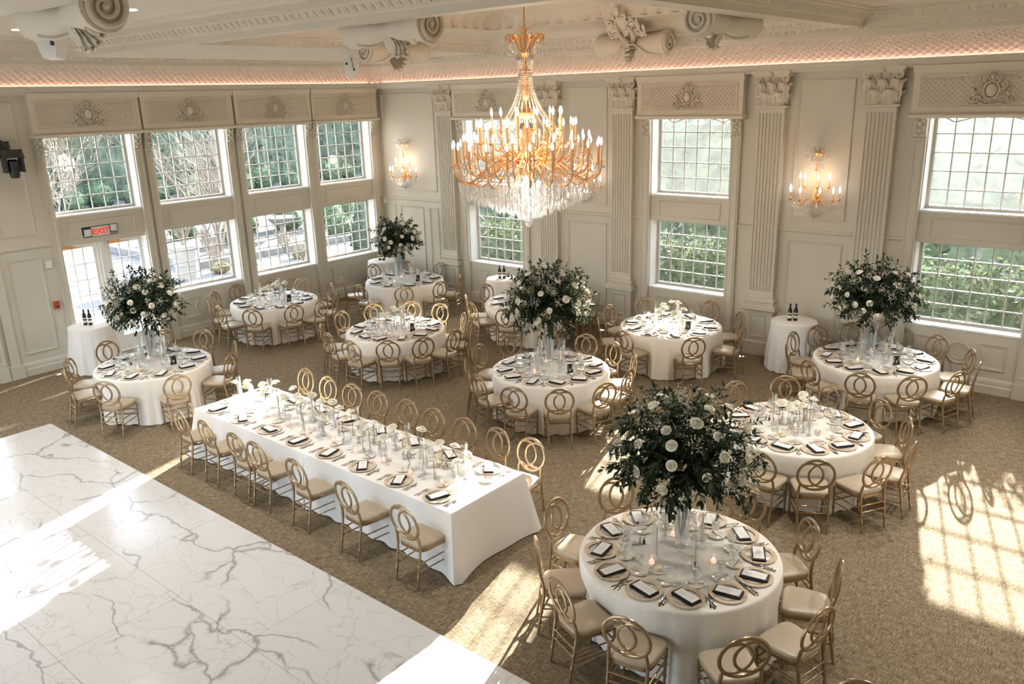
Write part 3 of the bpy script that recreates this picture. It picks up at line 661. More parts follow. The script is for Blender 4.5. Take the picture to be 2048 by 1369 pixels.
TAB = {'A': (13.72, -8.62), 'B': (13.42, -5.006), 'C': (13.35, -1.55), 'D': (9.704, -1.648), 'E': (9.386, -4.95), 'F': (5.552, -4.789), 'G': (2.431, -1.65), 'H': (6.32, -1.65), 'I': (1.53, -4.739), 'J': (3.70, -8.65)}
TN = {'A': 'front flower table', 'B': 'second-row rose table', 'C': 'pilaster-side flower table', 'D': 'middle-window rose table', 'E': 'chandelier-side flower table', 'F': 'mid-room rose table', 'G': 'corner flower table', 'H': 'half-hidden back table', 'I': 'window-wall rose table', 'J': 'EXIT-door flower table', 'R': 'long table'}
def unproj(px, py, z):
    d = rt*(px-1024)/FPX-up*(py-684.5)/FPX+fw; t_ = (z-CAMP.z)/d.z; return CAMP+d*t_
CH = {'A': [(1233, 991), (1112, 1037), (1098, 1116), (1131, 1200), (1254, 1276), (1489, 1316), (1638, 1258), (1674, 1165), (1614, 1078), (1494, 1009)],
 'B': [(1525, 936), (1627, 951), (1758, 945), (1820, 918), (1812, 867), (1756, 829), (1665, 798), (1572, 780), (1460, 793), (1408, 804)],
 'C': [(1631, 675), (1590, 686), (1579, 714), (1630, 745), (1718, 771), (1825, 778), (1910, 770), (1953, 750), (1939, 724), (1875, 695), (1799, 675), (1699, 668)],
 'D': [(1285, 613), (1370, 620), (1404, 620), (1479, 645), (1481, 676), (1387, 697), (1254, 682), (1219, 631), (1199, 657)],
 'E': [(1027, 692), (1092, 687), (1174, 692), (1223, 708), (1260, 736), (1251, 764), (1209, 792), (1120, 804), (1027, 799), (962, 774), (936, 743), (960, 713)],
 'F': [(685, 643), (748, 627), (823, 622), (881, 627), (925, 648), (937, 662), (900, 685), (844, 697), (780, 700), (713, 704), (662, 688), (646, 669)],
 'G': [(746, 544), (811, 536), (878, 541), (918, 567), (880, 580), (808, 594), (719, 588), (688, 571)],
 'H': [(973, 587), (946, 609), (960, 620), (1009, 637), (1157, 637), (1195, 609), (1176, 588), (1181, 616)],
 'I': [(475, 586), (544, 566), (606, 573), (652, 586), (665, 607), (654, 613), (588, 628), (506, 637), (442, 631), (419, 620), (430, 602)],
 'J': [(215, 705), (330, 679), (408, 681), (458, 708), (460, 732), (356, 774), (212, 787), (141, 740), (133, 765)],
 'R': [(366, 845), (414, 869), (479, 893), (514, 913), (594, 949), (695, 997), (809, 1046), (611, 763), (655, 780), (705, 796), (756, 811), (815, 829), (861, 850), (928, 868), (986, 891), (1061, 911)]}
SEAT = {}
camdir = lambda T: atan2(CAMP.y-T[1], CAMP.x-T[0])
for k, L in CH.items():
    if k == 'R':
        for i, (px, py) in enumerate(L):
            q = unproj(px, py, .735); near = i < 7; y = -9.80 if near else -7.60
            x = q.x; yb = max(min(q.y, y+.06), y-.06); n_ = i+1 if near else i-6; rz = (0 if near else pi)+rnd.uniform(-.07, .07)
            side = 'marble floor side' if near else 'chandelier side'
            o = place(CHAIR, (x-.245*sin(-rz)*0, yb+(.245 if near else -.245), 0), rz, 'gold loop-back chair, %s from the exit wall, %s of the long table' % (ordw(n_), side), 'banquet chairs')
        continue
    T = TAB[k]; A = []
    for px, py in L:
        q = unproj(px, py, .735); A.append((atan2(q.y-T[1], q.x-T[0]), hypot(q.x-T[0], q.y-T[1])))
    A.sort(key=lambda a: (camdir(T)+.12-a[0]) % (2*pi))          # clockwise from the camera-side chair
    # keep neighbours from touching
    an = [a for a, r in A]; rr = [min(1.50, max(1.28, r)) for a, r in A]
    for _ in range(200):
        for i in range(len(an)):
            j = (i+1) % len(an); d = (an[i]-an[j]) % (2*pi)
            if d < radians(26.5): e = (radians(26.5)-d)/2; an[i] += e; an[j] -= e
    for i, a in enumerate(an):
        r = max(rr[i]-.245, 1.09); jit = rnd.uniform(-.06, .06)
        place(CHAIR, (T[0]+r*cos(a), T[1]+r*sin(a), 0), a+pi/2+jit, 'gold loop-back chair, %s clockwise from the camera at the %s' % (ordw(i+1), TN[k]), 'banquet chairs')
    SEAT[k] = [(a, max(q_-.245, 1.09)) for a, q_ in zip(an, rr)]
q = unproj(1738, 1422, .735)
place(CHAIR, (q.x, q.y-.25, 0), pi+.2, 'gold loop-back chair cut off by the bottom edge of the picture', 'banquet chairs')

# ------------------------------------------------------------------ tables
def round_cloth(T, R, zt, seed, mat, nf, name, label, grp, cat='table', flare=.10, seats=()):
    r_ = random.Random(seed); root = tag(empty(name, (T[0], T[1], 0)), label, cat, grp)
    n = 176; ph = [r_.uniform(0, 6.28) for _ in range(4)]
    def wav(a, t_): return 1+t_*(.030*cos(nf*a+ph[0]+.8*sin(3*a+ph[1]))+.014*cos((nf*2-5)*a+ph[2])+.010*cos(7*a+ph[3]))+flare*.6*t_
    V = [(0, 0, zt)]; F = []; prof = [(.5, 0, 0), (.985, 0, 0), (1.0, .008, 0), (1.006, .03, .02), (1.006, .14, .12), (1.0, .30, .4), (1.0, .46, .7), (1.0, .60, .9), (1.0, zt-.012, 1.0)]
    for k, (q, dz, t_) in enumerate(prof):
        for j in range(n):
            a = 2*pi*j/n; r = R*q*(wav(a, t_) if k > 2 else 1); z = zt-dz+(.012*cos(nf*a+ph[0])*t_ if k == len(prof)-1 else 0)
            for sa, sr in seats:          # the cloth is pushed in by the seat fronts
                dl = (a-sa+pi) % (2*pi)-pi; lim = (sr-.235)/max(.5, cos(dl)); w2 = max(0, min(1, (.29-abs(dl)*.93)/.07))*max(0, min(1, (dz-.16)/.08))
                if r > lim: r = r+(lim-r)*w2
            V.append((r*cos(a), r*sin(a), max(.002, z)))
    for j in range(n): F.append((0, 1+j, 1+(j+1) % n))
    for k in range(len(prof)-1):
        for j in range(n): i = (j+1) % n; F.append((1+k*n+j, 1+(k+1)*n+j, 1+(k+1)*n+i, 1+k*n+i))
    m = MB(); m.add(V, F); m.build('tablecloth', mat, root, sharp=65)
    m = MB(); m.lathe([(0.01, zt-.03), (R-.02, zt-.03), (R-.02, zt-.006), (.01, zt-.006)], 48); m.build('tabletop', BARK, root)
    return root
for i, (k, T) in enumerate(TAB.items()):
    round_cloth(T, .935, .76, i, CLOTH, 24, 'round_table', 'round table in floor-length white damask cloth, the '+TN[k], 'round banquet tables', seats=SEAT[k])
root = tag(empty('rectangular_table', (8.87, -8.76, 0)), 'long rectangular table under two white cloths meeting at a seam', 'table')
for s_, (x0, x1) in enumerate(((-2.57, .0), (0.0, 2.57))):
    V = []; F = []; y0, y1 = -.61, .61; m = MB(); loop = []; nx, ny = 60, 30; ends = [x0 if s_ == 0 else None, x1 if s_ == 1 else None]
    r_ = random.Random(s_+3)
    per = [(x0+(x1-x0)*i/nx, y0, 0, -1) for i in range(nx+1)]+[(x1, y0+(y1-y0)*i/ny, 1, 0) for i in range(1, ny)]+[(x1-(x1-x0)*i/nx, y1, 0, 1) for i in range(nx+1)]+[(x0, y1-(y1-y0)*i/ny, -1, 0) for i in range(1, ny)]
    N = len(per); lv = [(0, 0), (.010, .006), (.05, .012), (.2, .02), (.4, .035), (.58, .05), (.745, .065)]
    for dz, o in lv:
        for (x, y, nx_, ny_) in per:
            t_ = dz/.745; cd_ = min(abs(x-x0), abs(x-x1)); cy = min(abs(y-y0), abs(y-y1)); corner = math.exp(-(max(cd_, 0)+max(cy, 0))/.16)
            innr = (nx_ == 1 and s_ == 0) or (nx_ == -1 and s_ == 1); out = o*(0 if innr else (.25 if ny_ else 1))+t_*.02*sin(x*19+3*s_)*abs(ny_)*(1-corner)+t_*.012*sin(y*9)*abs(nx_)*(0 if innr else 1)
            sx_, sy_ = (1 if x > (x0+x1)/2 else -1), (1 if y > 0 else -1)
            outer = (sx_ == 1) == (s_ == 1); cx_ = corner*t_*.13*(sx_ if outer else -.15*sx_); cyy = corner*t_*.13*sy_*(1 if outer else .4)
            V.append((x+nx_*out+cx_*(1 if abs(ny_) or 1 else 0), y+ny_*out+cyy, .76-dz))
    for k in range(len(lv)-1):
        for j in range(N): i = (j+1) % N; F.append((k*N+j, (k+1)*N+j, (k+1)*N+i, k*N+i))
    F.append(tuple(range(N))); m.add(V, F); m.build('tablecloth', LINEN, root, sharp=50)
m = MB(); m.box(-2.5, 2.5, -.59, .59, .72, .75); m.build('tabletop', BARK, root, sharp=0)
CT = [((.68, -8.36), 'beside the glazed EXIT door'), ((.62, -.72), 'in the room corner'), ((4.78, -.70), 'under the back window'), ((11.62, -.55), 'between two pilasters, black bag behind')]
BOT = tag(empty('wine_bottle'), cat='bottle')
m = MB(); m.lathe([(0.002, 0), (.036, 0), (.038, .006), (.038, .19), (.030, .22), (.015, .245), (.0135, .30), (.016, .302), (.016, .312), (.0, .313)], 18); m.build('glass_body', BOTTLE, BOT)
m = MB(); m.lathe([(.0388, .05), (.0388, .15)], 18); m.build('paper_label', LABELM, BOT)
m = MB(); m.lathe([(.0385, .10), (.0392, .10), (.0392, .125), (.0385, .125)], 18, fn=None); m.lathe([(.0165, .25), (.0168, .314), (0, .315)], 14); m.build('foil_and_crest', BLACK, BOT)
for i, (T, wh) in enumerate(CT):
    round_cloth(T, .40, .90, 40+i, LINEN, 17, 'cocktail_table', 'small round cocktail table in white linen '+wh, 'cocktail tables', flare=.3)
    for j in (0, 1):
        place(BOT, (T[0]-.07+.085*j, T[1]-.05+.06*j, .90), 0, 'dark wine bottle, %s of two on the small table %s' % (('first', 'second')[j], wh.split(',')[0]), 'wine bottles on cocktail tables')
m = MB(); m.box(-.25, .25, -.12, .12, .0, .22); m.tube([(-.12, 0, .22), (-.1, 0, .32), (.1, 0, .32), (.12, 0, .22)], .012, 6); o = m.build('black_bag', BLACK, None, sharp=30, loc=(12.3, -.24, 0)); tag(o, 'low black bag on the carpet behind the cocktail table', 'bag')

# ------------------------------------------------------------------ table ware prototypes (local: -y towards the guest)
CHG = tag(empty('charger_plate'), cat='plate')
m = MB(); m.lathe([(.001, .004), (.098, .004), (.103, .007)], 40, cap0=False); m.lathe([(.001, .0), (.10, .0), (.163, .012), (.165, .015)], 40); m.build('plate_body', CHINA, CHG)
m = MB(); m.lathe([(.122, .0135), (.128, .0145), (.158, .0165), (.165, .0162)], 40); m.build('gilt_rim', RIM, CHG)
NAP = tag(MB().box(-.062, .062, -.125, .125, .012, .020).box(-.058, .060, -.12, .12, .020, .027).box(-.055, .061, -.123, .119, .027, .032).build('folded_napkin', BLACK, None, sharp=30), cat='napkin')
MEN = MB(); MEN.box(-.049, .049, -.105, .105, .033, .0345); MEN.cur = 1
for k in range(9):
    wdt = (.012, .022, .018, .026, .014, .024, .02, .016, .022)[k]; MEN.box(-wdt, wdt, .085-k*.019, .0875-k*.019, .0345, .0348)
MEN = tag(MEN.build('menu_card', [PAPER, INK], None, sharp=0), cat='menu card')
def blade(L, w0, w1, prof, name):
    m = MB(); V = []; F = []
    for i, (y, w_, z) in enumerate(prof):
        V += [(-w_, y, z), (0, y, z+.0025), (w_, y, z), (0, y, z-.0008)]
    for i in range(len(prof)-1):
        for j in range(4): k = (j+1) % 4; F.append((4*i+j, 4*i+k, 4*i+4+k, 4*i+4+j))
    F += [(0, 3, 2, 1), tuple(4*(len(prof)-1)+j for j in range(4))]; m.add(V, F); return m
HND = [(-.10, .009, .002), (-.085, .0085, .003), (-.03, .004, .005), (.0, .0035, .006)]
m = blade(0, 0, 0, HND+[(.02, .0045, .006), (.035, .0115, .003), (.055, .0125, .003)], 'f')
for x in (-.0095, -.003, .0035, .010): m.tube([(x, .052, .004), (x, .075, .003), (x*.9, .10, .006)], [.0018, .0016, .0009], 5)
FORK = tag(m.build('fork', SILVER, None, sharp=40), cat='fork')
KNF = tag(blade(0, 0, 0, [(-.11, .009, .003), (-.10, .0095, .004), (-.01, .006, .005), (.0, .008, .004), (.08, .010, .003), (.105, .006, .003), (.115, .001, .003)], 'k').build('knife', SILVER, None, sharp=40), cat='knife')
m = blade(0, 0, 0, HND, 's'); m.ell((0, .045, .006), (.018, .03, .005), 12, 5); m.tube([(0, -.005, .006), (0, .02, .006)], .0035, 6); SPN = tag(m.build('spoon', SILVER, None, sharp=40), cat='spoon')
BPL = tag(empty('bread_plate'), cat='plate')
m = MB(); m.lathe([(.001, .006), (.05, .006), (.055, .009), (.078, .014), (.082, .017), (.084, .014), (.05, .0), (.001, .0)], 32); m.build('plate_body', CHINA, BPL)
BKN = tag(blade(0, 0, 0, [(-.08, .007, .018), (0, .004, .020), (.01, .006, .019), (.06, .007, .018), (.075, .001, .018)], 'b').build('butter_knife', SILVER, None, sharp=40), cat='knife')
GOB = tag(empty('water_goblet'), cat='glass')
m = MB(); m.lathe([(.034, .0), (.034, .002), (.006, .006), (.0045, .02), (.0045, .065), (.008, .072), (.030, .085), (.042, .11), (.044, .135), (.040, .165), (.036, .185)], 20); m.build('glass_bowl', GLASS, GOB)
m = MB(); m.lathe([(.003, .078), (.029, .087), (.040, .11), (.042, .135), (.040, .150), (.001, .150)], 16); m.build('water', WATER, GOB)
m = MB(); m.lathe([(.001, .145), (.016, .147), (.016, .152), (.001, .153)], 10); m.build('lemon_slice', BUTTER, GOB)
WIN = tag(empty('wine_glass'), cat='glass')
m = MB(); m.lathe([(.033, .0), (.033, .002), (.006, .006), (.004, .02), (.004, .095), (.008, .10), (.026, .112), (.034, .14), (.033, .17), (.028, .20)], 20); m.build('glass_bowl', GLASS, WIN)
TUBE = tag(empty('taper_candle_holder'), cat='candle holder')
m = MB(); m.lathe([(.045, 0), (.045, .006), (.030, .010), (.030, .012)], 18); m.lathe([(.037, .012), (.037, .44), (.039, .443)], 20); m.build('glass_chimney', GLASS, TUBE)
m = MB(); m.lathe([(.03, .006), (.022, .02), (.014, .05), (.018, .06), (.0, .06)], 14); m.build('glass_foot', FLUTE, TUBE)
m = MB(); m.lathe([(.011, .055), (.0105, .30), (.007, .335), (.001, .345)], 12); m.build('taper_candle', CREAMC, TUBE)
VOT = tag(empty('votive_candle'), cat='candle')
m = MB(); m.lathe([(.001, .002), (.026, .002), (.030, .01), (.033, .06), (.030, .075)], 16); m.build('glass_cup', GLASS, VOT)
m = MB(); m.lathe([(.001, .006), (.025, .006), (.026, .030), (.001, .032)], 14); m.build('wax', GLOWW, VOT)
m = MB(); m.ell((0, 0, .045), (.006, .006, .014), 8, 6); m.build('flame', FLAME, VOT)
SPP = tag(empty('salt_pepper_pair'), cat='shakers')
for s_, mt in ((-.018, SILVER), (.022, DARKM)):
    m = MB(); m.lathe([(.013, 0), (.013, .01), (.010, .05), (.0, .05)], 12, M=Matrix.Translation((s_, 0, 0))); m.build('shaker_glass', mt, SPP)
    m = MB(); m.lathe([(.011, .05), (.011, .075), (.006, .085), (0, .085)], 12, M=Matrix.Translation((s_, 0, 0))); m.build('shaker_cap', SILVER, SPP)
BDI = tag(empty('butter_dish'), cat='dish')
m = MB(); m.lathe([(.001, .004), (.055, .004), (.078, .012), (.078, .014), (.055, .0), (.001, .0)], 28); m.build('saucer', CHINA, BDI)
m = MB(); m.lathe([(.02, .006), (.032, .02), (.036, .045), (.034, .045), (.03, .04), (.001, .04)], 20); m.build('butter_cup', BUTTER, BDI)
# roses
def rose_mb(R=.045, seed=0):
    r_ = random.Random(seed); m = MB()
    # rings from the heart outwards: count, radius, height, how far the lip rolls out
    for ring, (n, rad, h, op) in enumerate([(2, .16, 1.00, .02), (3, .30, 1.02, .06), (4, .45, .98, .12), (5, .62, .88, .24), (5, .82, .74, .42), (5, 1.0, .52, .62)]):
        for k in range(n):
            a = 2*pi*k/n+ring*.9+r_.uniform(-.2, .2); wd = 1.15*pi/n+.42; V = []; F = []; nu, nv = 7, 6; tilt = r_.uniform(-.05, .08)
            for j in range(nv+1):
                t_ = j/nv
                for i in range(nu+1):
                    x = -1+2*i/nu; aa = a+x*wd*(.5+.5*min(1, t_*1.6)); spir = .07*x*(1-ring*.1)
                    q = (rad*sin(pi*(.16+.56*t_)) if ring < 4 else rad*(.30+.70*min(1, t_*1.5)**.7)+op*.5*max(0, t_-.62)**1.4/.38)+spir
                    z = h*(t_ if t_ < .8 else .8+.12*sin((t_-.8)/.2*pi))*(1-.10*x*x)-op*.35*max(0, t_-.72)/.28+tilt
                    V.append((R*q*cos(aa), R*q*sin(aa), R*(z*1.15-.1)))
            for j in range(nv):
                for i in range(nu): k2 = j*(nu+1)+i; F.append((k2, k2+1, k2+nu+2, k2+nu+1))
            m.add(V, F)
    m.ell((0, 0, R*.5), (R*.11, R*.11, R*.5), 8, 6)
    return m
RM = [rose_mb(.054, s_) for s_ in range(3)]
def bud(vh, sh, bend, seed, nm='rose_in_bud_vase'):
    root = tag(empty(nm), cat='rose')
    m = MB(); m.lathe([(.001, .001), (.021, .001), (.023, .01), (.021, vh*.6), (.018, vh)], 14); m.build('bud_vase', GLASS, root)
    m = MB(); m.lathe([(.001, .004), (.020, .004), (.020, vh*.55), (.001, vh*.55)], 10); m.build('water', WATER, root)
    P = [(.008*sin(i)+bend*(i/7)**2, .010*cos(i*1.3), .01+(sh-.01)*i/7) for i in range(8)]
    m = MB(); m.tube(P, .0032, 6); m.build('stem', STEM, root)
    m = MB(); m.add(RM[seed % 3].v, RM[seed % 3].f, M=Matrix.Translation((P[-1][0], P[-1][1], sh)) @ Matrix.Rotation(.3, 4, 'Y')); m.ell((P[-1][0], P[-1][1], sh-.006), (.012, .012, .010), 8, 5)
    m.build('rose_bloom', PETAL, root, sharp=60, flip=False)
    return root
BUDS = [bud(.16, .37, .03, 0), bud(.11, .26, -.02, 1), bud(.14, .31, .02, 2)]
def setting(P, ang, full, where):
    """P: plate centre; ang: direction from the plate to the middle of the table"""
    rz = ang-pi/2
    def at(x, y, z=.7615): c_, s_ = cos(rz), sin(rz); return (P[0]+x*c_-y*s_, P[1]+x*s_+y*c_, z)
    j = rnd.uniform(-1, 1)
    place(CHG, at(0, 0), rz, 'tan-rimmed charger plate at '+where, 'charger plates')
    nr = rz+rnd.choice((.1, .6, -.5, .9, 1.3))+rnd.uniform(-.15, .15); z = .7615
    place(NAP, at(0, 0, z), nr, 'folded black napkin at '+where, 'black napkins')
    place(MEN, at(.006, .004, z), nr+rnd.uniform(-.08, .08), 'white menu card on the napkin at '+where, 'menu cards')
    place(FORK, at(-.205, -.01), rz+.03*j, 'silver fork beside the charger at '+where, 'dinner forks')
    place(FORK, at(-.235, -.03), rz-.05*j, 'outer silver fork at '+where, 'dinner forks')
    place(KNF, at(.20, -.01), rz+.04*j, 'silver knife beside the charger at '+where, 'dinner knives')
    place(SPN, at(.230, -.01), rz-.03*j, 'silver spoon outside the knife at '+where, 'spoons')
    place(BPL, at(-.17, .245), rz, 'small cream bread plate at '+where, 'bread plates')
    place(BKN, at(-.17, .235), rz+1.2+.2*j, 'butter knife across the bread plate at '+where, 'butter knives')
    place(GOB, at(.10, .24), 0, 'water goblet with lemon slice at '+where, 'water goblets')
    place(WIN, at(.185, .215), 0, 'empty wine glass at '+where, 'wine glasses')
NSET = {'A': 12, 'B': 12, 'C': 12, 'D': 10, 'E': 12, 'F': 12, 'G': 9, 'H': 9, 'I': 11, 'J': 10}
AOFF = {'A': -.42, 'B': -.20}
for k, T in TAB.items():
    n = NSET[k]; a0 = camdir(T)+AOFF.get(k, .13)
    for i in range(n):
        a = a0-2*pi*i/n+rnd.uniform(-.02, .02); P = (T[0]+.735*cos(a), T[1]+.735*sin(a))
        setting(P, a+pi, True, '%s place clockwise from camera, %s' % (ordw(i+1), TN[k]))
for s_ in (0, 1):
    for i in range(8):
        x = 6.32+.30+.635*i; P = (x, -8.76+(-.43 if s_ == 0 else .43))
        setting(P, pi/2 if s_ == 0 else -pi/2, True, '%s place from exit wall, long table %s side' % (ordw(i+1), ('marble', 'chandelier')[s_]))
def centre_items(k, T, roses, ntube, nvot, rad=.30):
    r_ = random.Random(ord(k)); tn = TN[k]; used = []
    for i in range(roses):
        for _ in range(200):
            a = r_.uniform(0, 2*pi); q = rad*.82*sqrt(r_.random()); x, y = q*cos(a), q*sin(a)
            if all(hypot(x-u, y-v_) > .12 for u, v_ in used): break
        used.append((x, y))
        place(BUDS[i % 3], (T[0]+x, T[1]+y, .7615), r_.uniform(0, 6), 'white rose in a glass bud vase, %s of the cluster on the %s' % (ordw(i+1), tn), 'roses in bud vases')
    for i in range(ntube):
        a = 2*pi*i/ntube+.6+camdir(T); q = rad*.95 if roses else rad*.85
        place(TUBE, (T[0]+q*cos(a), T[1]+q*sin(a), .7615), 0, 'white taper candle in tall clear tube, %s on the %s' % (ordw(i+1), tn), 'taper candles in glass tubes')
    for i in range(nvot):
        a = 2*pi*(i+.5)/nvot+camdir(T)+.2; q = rad*1.1
        place(VOT, (T[0]+q*cos(a), T[1]+q*sin(a), .7615), 0, 'small lit votive candle, %s on the %s' % (ordw(i+1), tn), 'votive candles')
    for i in (0, 1):
        a = camdir(T)+pi*i-.5; q = .385
        place(BDI, (T[0]+q*cos(a)*.98, T[1]+q*sin(a)*.98, .7615), 0, 'saucer with a pale butter cup, %s on the %s' % (ordw(i+1), tn), 'butter dishes')
    a = camdir(T)-1.9; place(SPP, (T[0]+.38*cos(a), T[1]+.38*sin(a), .7615), .6, 'salt and pepper shakers on the %s' % tn, 'salt and pepper pairs')
for k, T in TAB.items():
    if k in 'BDFIH': centre_items(k, T, 11 if k != 'H' else 7, 3, 4)
    else: centre_items(k, T, 0, 4, 3)
r_ = random.Random(5)
for i in range(34):
    x = 6.62+4.5*i/33; y = -8.76+(-.13, .02, .15)[i % 3]+r_.uniform(-.02, .02)
    place(BUDS[r_.randrange(3)], (x, y, .7615), r_.uniform(0, 6), 'white rose in a bud vase, %s from the exit wall on the long table' % ordw(i+1), 'roses in bud vases')
for i in range(10):
    place(TUBE, (6.72+.475*i, -8.76+(.10 if i % 2 else -.11), .7615), 0, 'white taper candle in tall tube, %s from the exit wall on the long table' % ordw(i+1), 'taper candles in glass tubes')
for i in range(9):
    place(VOT, (6.95+.49*i, -8.93-.03*(i % 2), .7615), 0, 'lit votive candle, %s from the exit wall on the long table' % ordw(i+1), 'votive candles')
for i in range(4):
    place(BDI, (7.2+1.1*i, -8.60, .7615), 0, 'saucer with a pale butter cup, %s from the exit wall on the long table' % ordw(i+1), 'butter dishes')
# black table number cards
def numcard(T, a, num, k):
    root = tag(empty('table_number_card', (T[0]+.40*cos(a), T[1]+.40*sin(a), .7615), camdir(T)+pi/2+.3), 'black table number card standing on the %s' % TN[k], 'sign', 'table number cards')
    m = MB(); m.box(-.05, .05, -.002, .002, .01, .15); m.box(-.05, .05, .0, .03, 0, .01); m.build('card', DARKM, root, sharp=0)
    c = bpy.data.curves.new('numeral', 'FONT'); c.body = num; c.size = .07; c.extrude = .0005; c.align_x = 'CENTER'; o = bpy.data.objects.new('numeral', c); COL.objects.link(o)
    o = text_mesh(o, PAPER); o.parent = root; o.location = (0, -.003, .03); o.rotation_euler = (pi/2, 0, 0)
for k, num in (('I', '8'), ('C', '3'), ('D', '5'), ('E', '6'), ('F', '7'), ('J', '9'), ('G', '4')): numcard(TAB[k], camdir(TAB[k])+.9, num, k)
# amber dropper bottle on the front table
m = MB(); m.lathe([(.001, 0), (.017, 0), (.018, .04), (.008, .055), (.008, .07), (.011, .07), (.011, .09), (0, .092)], 14); T = TAB['A']; o = m.build('amber_bottle', AMBER, None, loc=(13.98, -8.80, .7615)); tag(o, 'small amber glass bottle near a votive on the front flower table', 'bottle')

# ------------------------------------------------------------------ tall flower arrangements
def leaf_geo(L, W, curl=.25):
    V = []; F = []; n = 5
    for i in range(n+1):
        t_ = i/n; w_ = W*sin(pi*min(1, .06+t_*.94))**.8*(1-.25*t_); z = -curl*L*t_*t_
        V += [(-w_, L*t_, z+w_*.35), (0, L*t_, z), (w_, L*t_, z+w_*.35)]
    for i in range(n): F += [(3*i, 3*i+1, 3*i+4, 3*i+3), (3*i+1, 3*i+2, 3*i+5, 3*i+4)]
    return V, F
def orient(p, d, roll=0, s_=1.):
    d = Vector(d).normalized(); q = d.to_track_quat('Y', 'Z').to_matrix().to_4x4()
    return Matrix.Translation(p) @ q @ Matrix.Rotation(roll, 4, 'Y') @ Matrix.Scale(s_, 4)
LEAFG = [leaf_geo(.085, .021), leaf_geo(.065, .019, .1), leaf_geo(.05, .011, .1)]
def sprig(m, p, d, L, nl, r_, kind, sc=1.):
    d = Vector(d).normalized(); P = [Vector(p)]; dd = d.copy()
    for i in range(6): dd = (dd+Vector((r_.uniform(-.12, .12), r_.uniform(-.12, .12), r_.uniform(-.14, .06)))).normalized(); P.append(P[-1]+dd*L/6)
    m.tube([tuple(q) for q in P], [.0035-.0004*i for i in range(7)], 4, cap=False)
    for i in range(nl):
        t_ = (i+1)/nl*5.99; k = int(t_); b4 = P[k].lerp(P[k+1], t_-k); ax = (P[k+1]-P[k]).normalized(); sd = ax.orthogonal().normalized(); sd.rotate(Matrix.Rotation(i*2.4+r_.uniform(-.4, .4), 3, ax))
        V, F = LEAFG[kind]; m.add(V, F, M=orient(b4, ax*.55+sd*r_.uniform(.6, 1.)+Vector((0, 0, -.1)), r_.uniform(-.7, .7), sc*r_.uniform(.75, 1.2)))
    if kind != 2: V, F = LEAFG[kind]; m.add(V, F, M=orient(P[-1], dd, 0, sc))
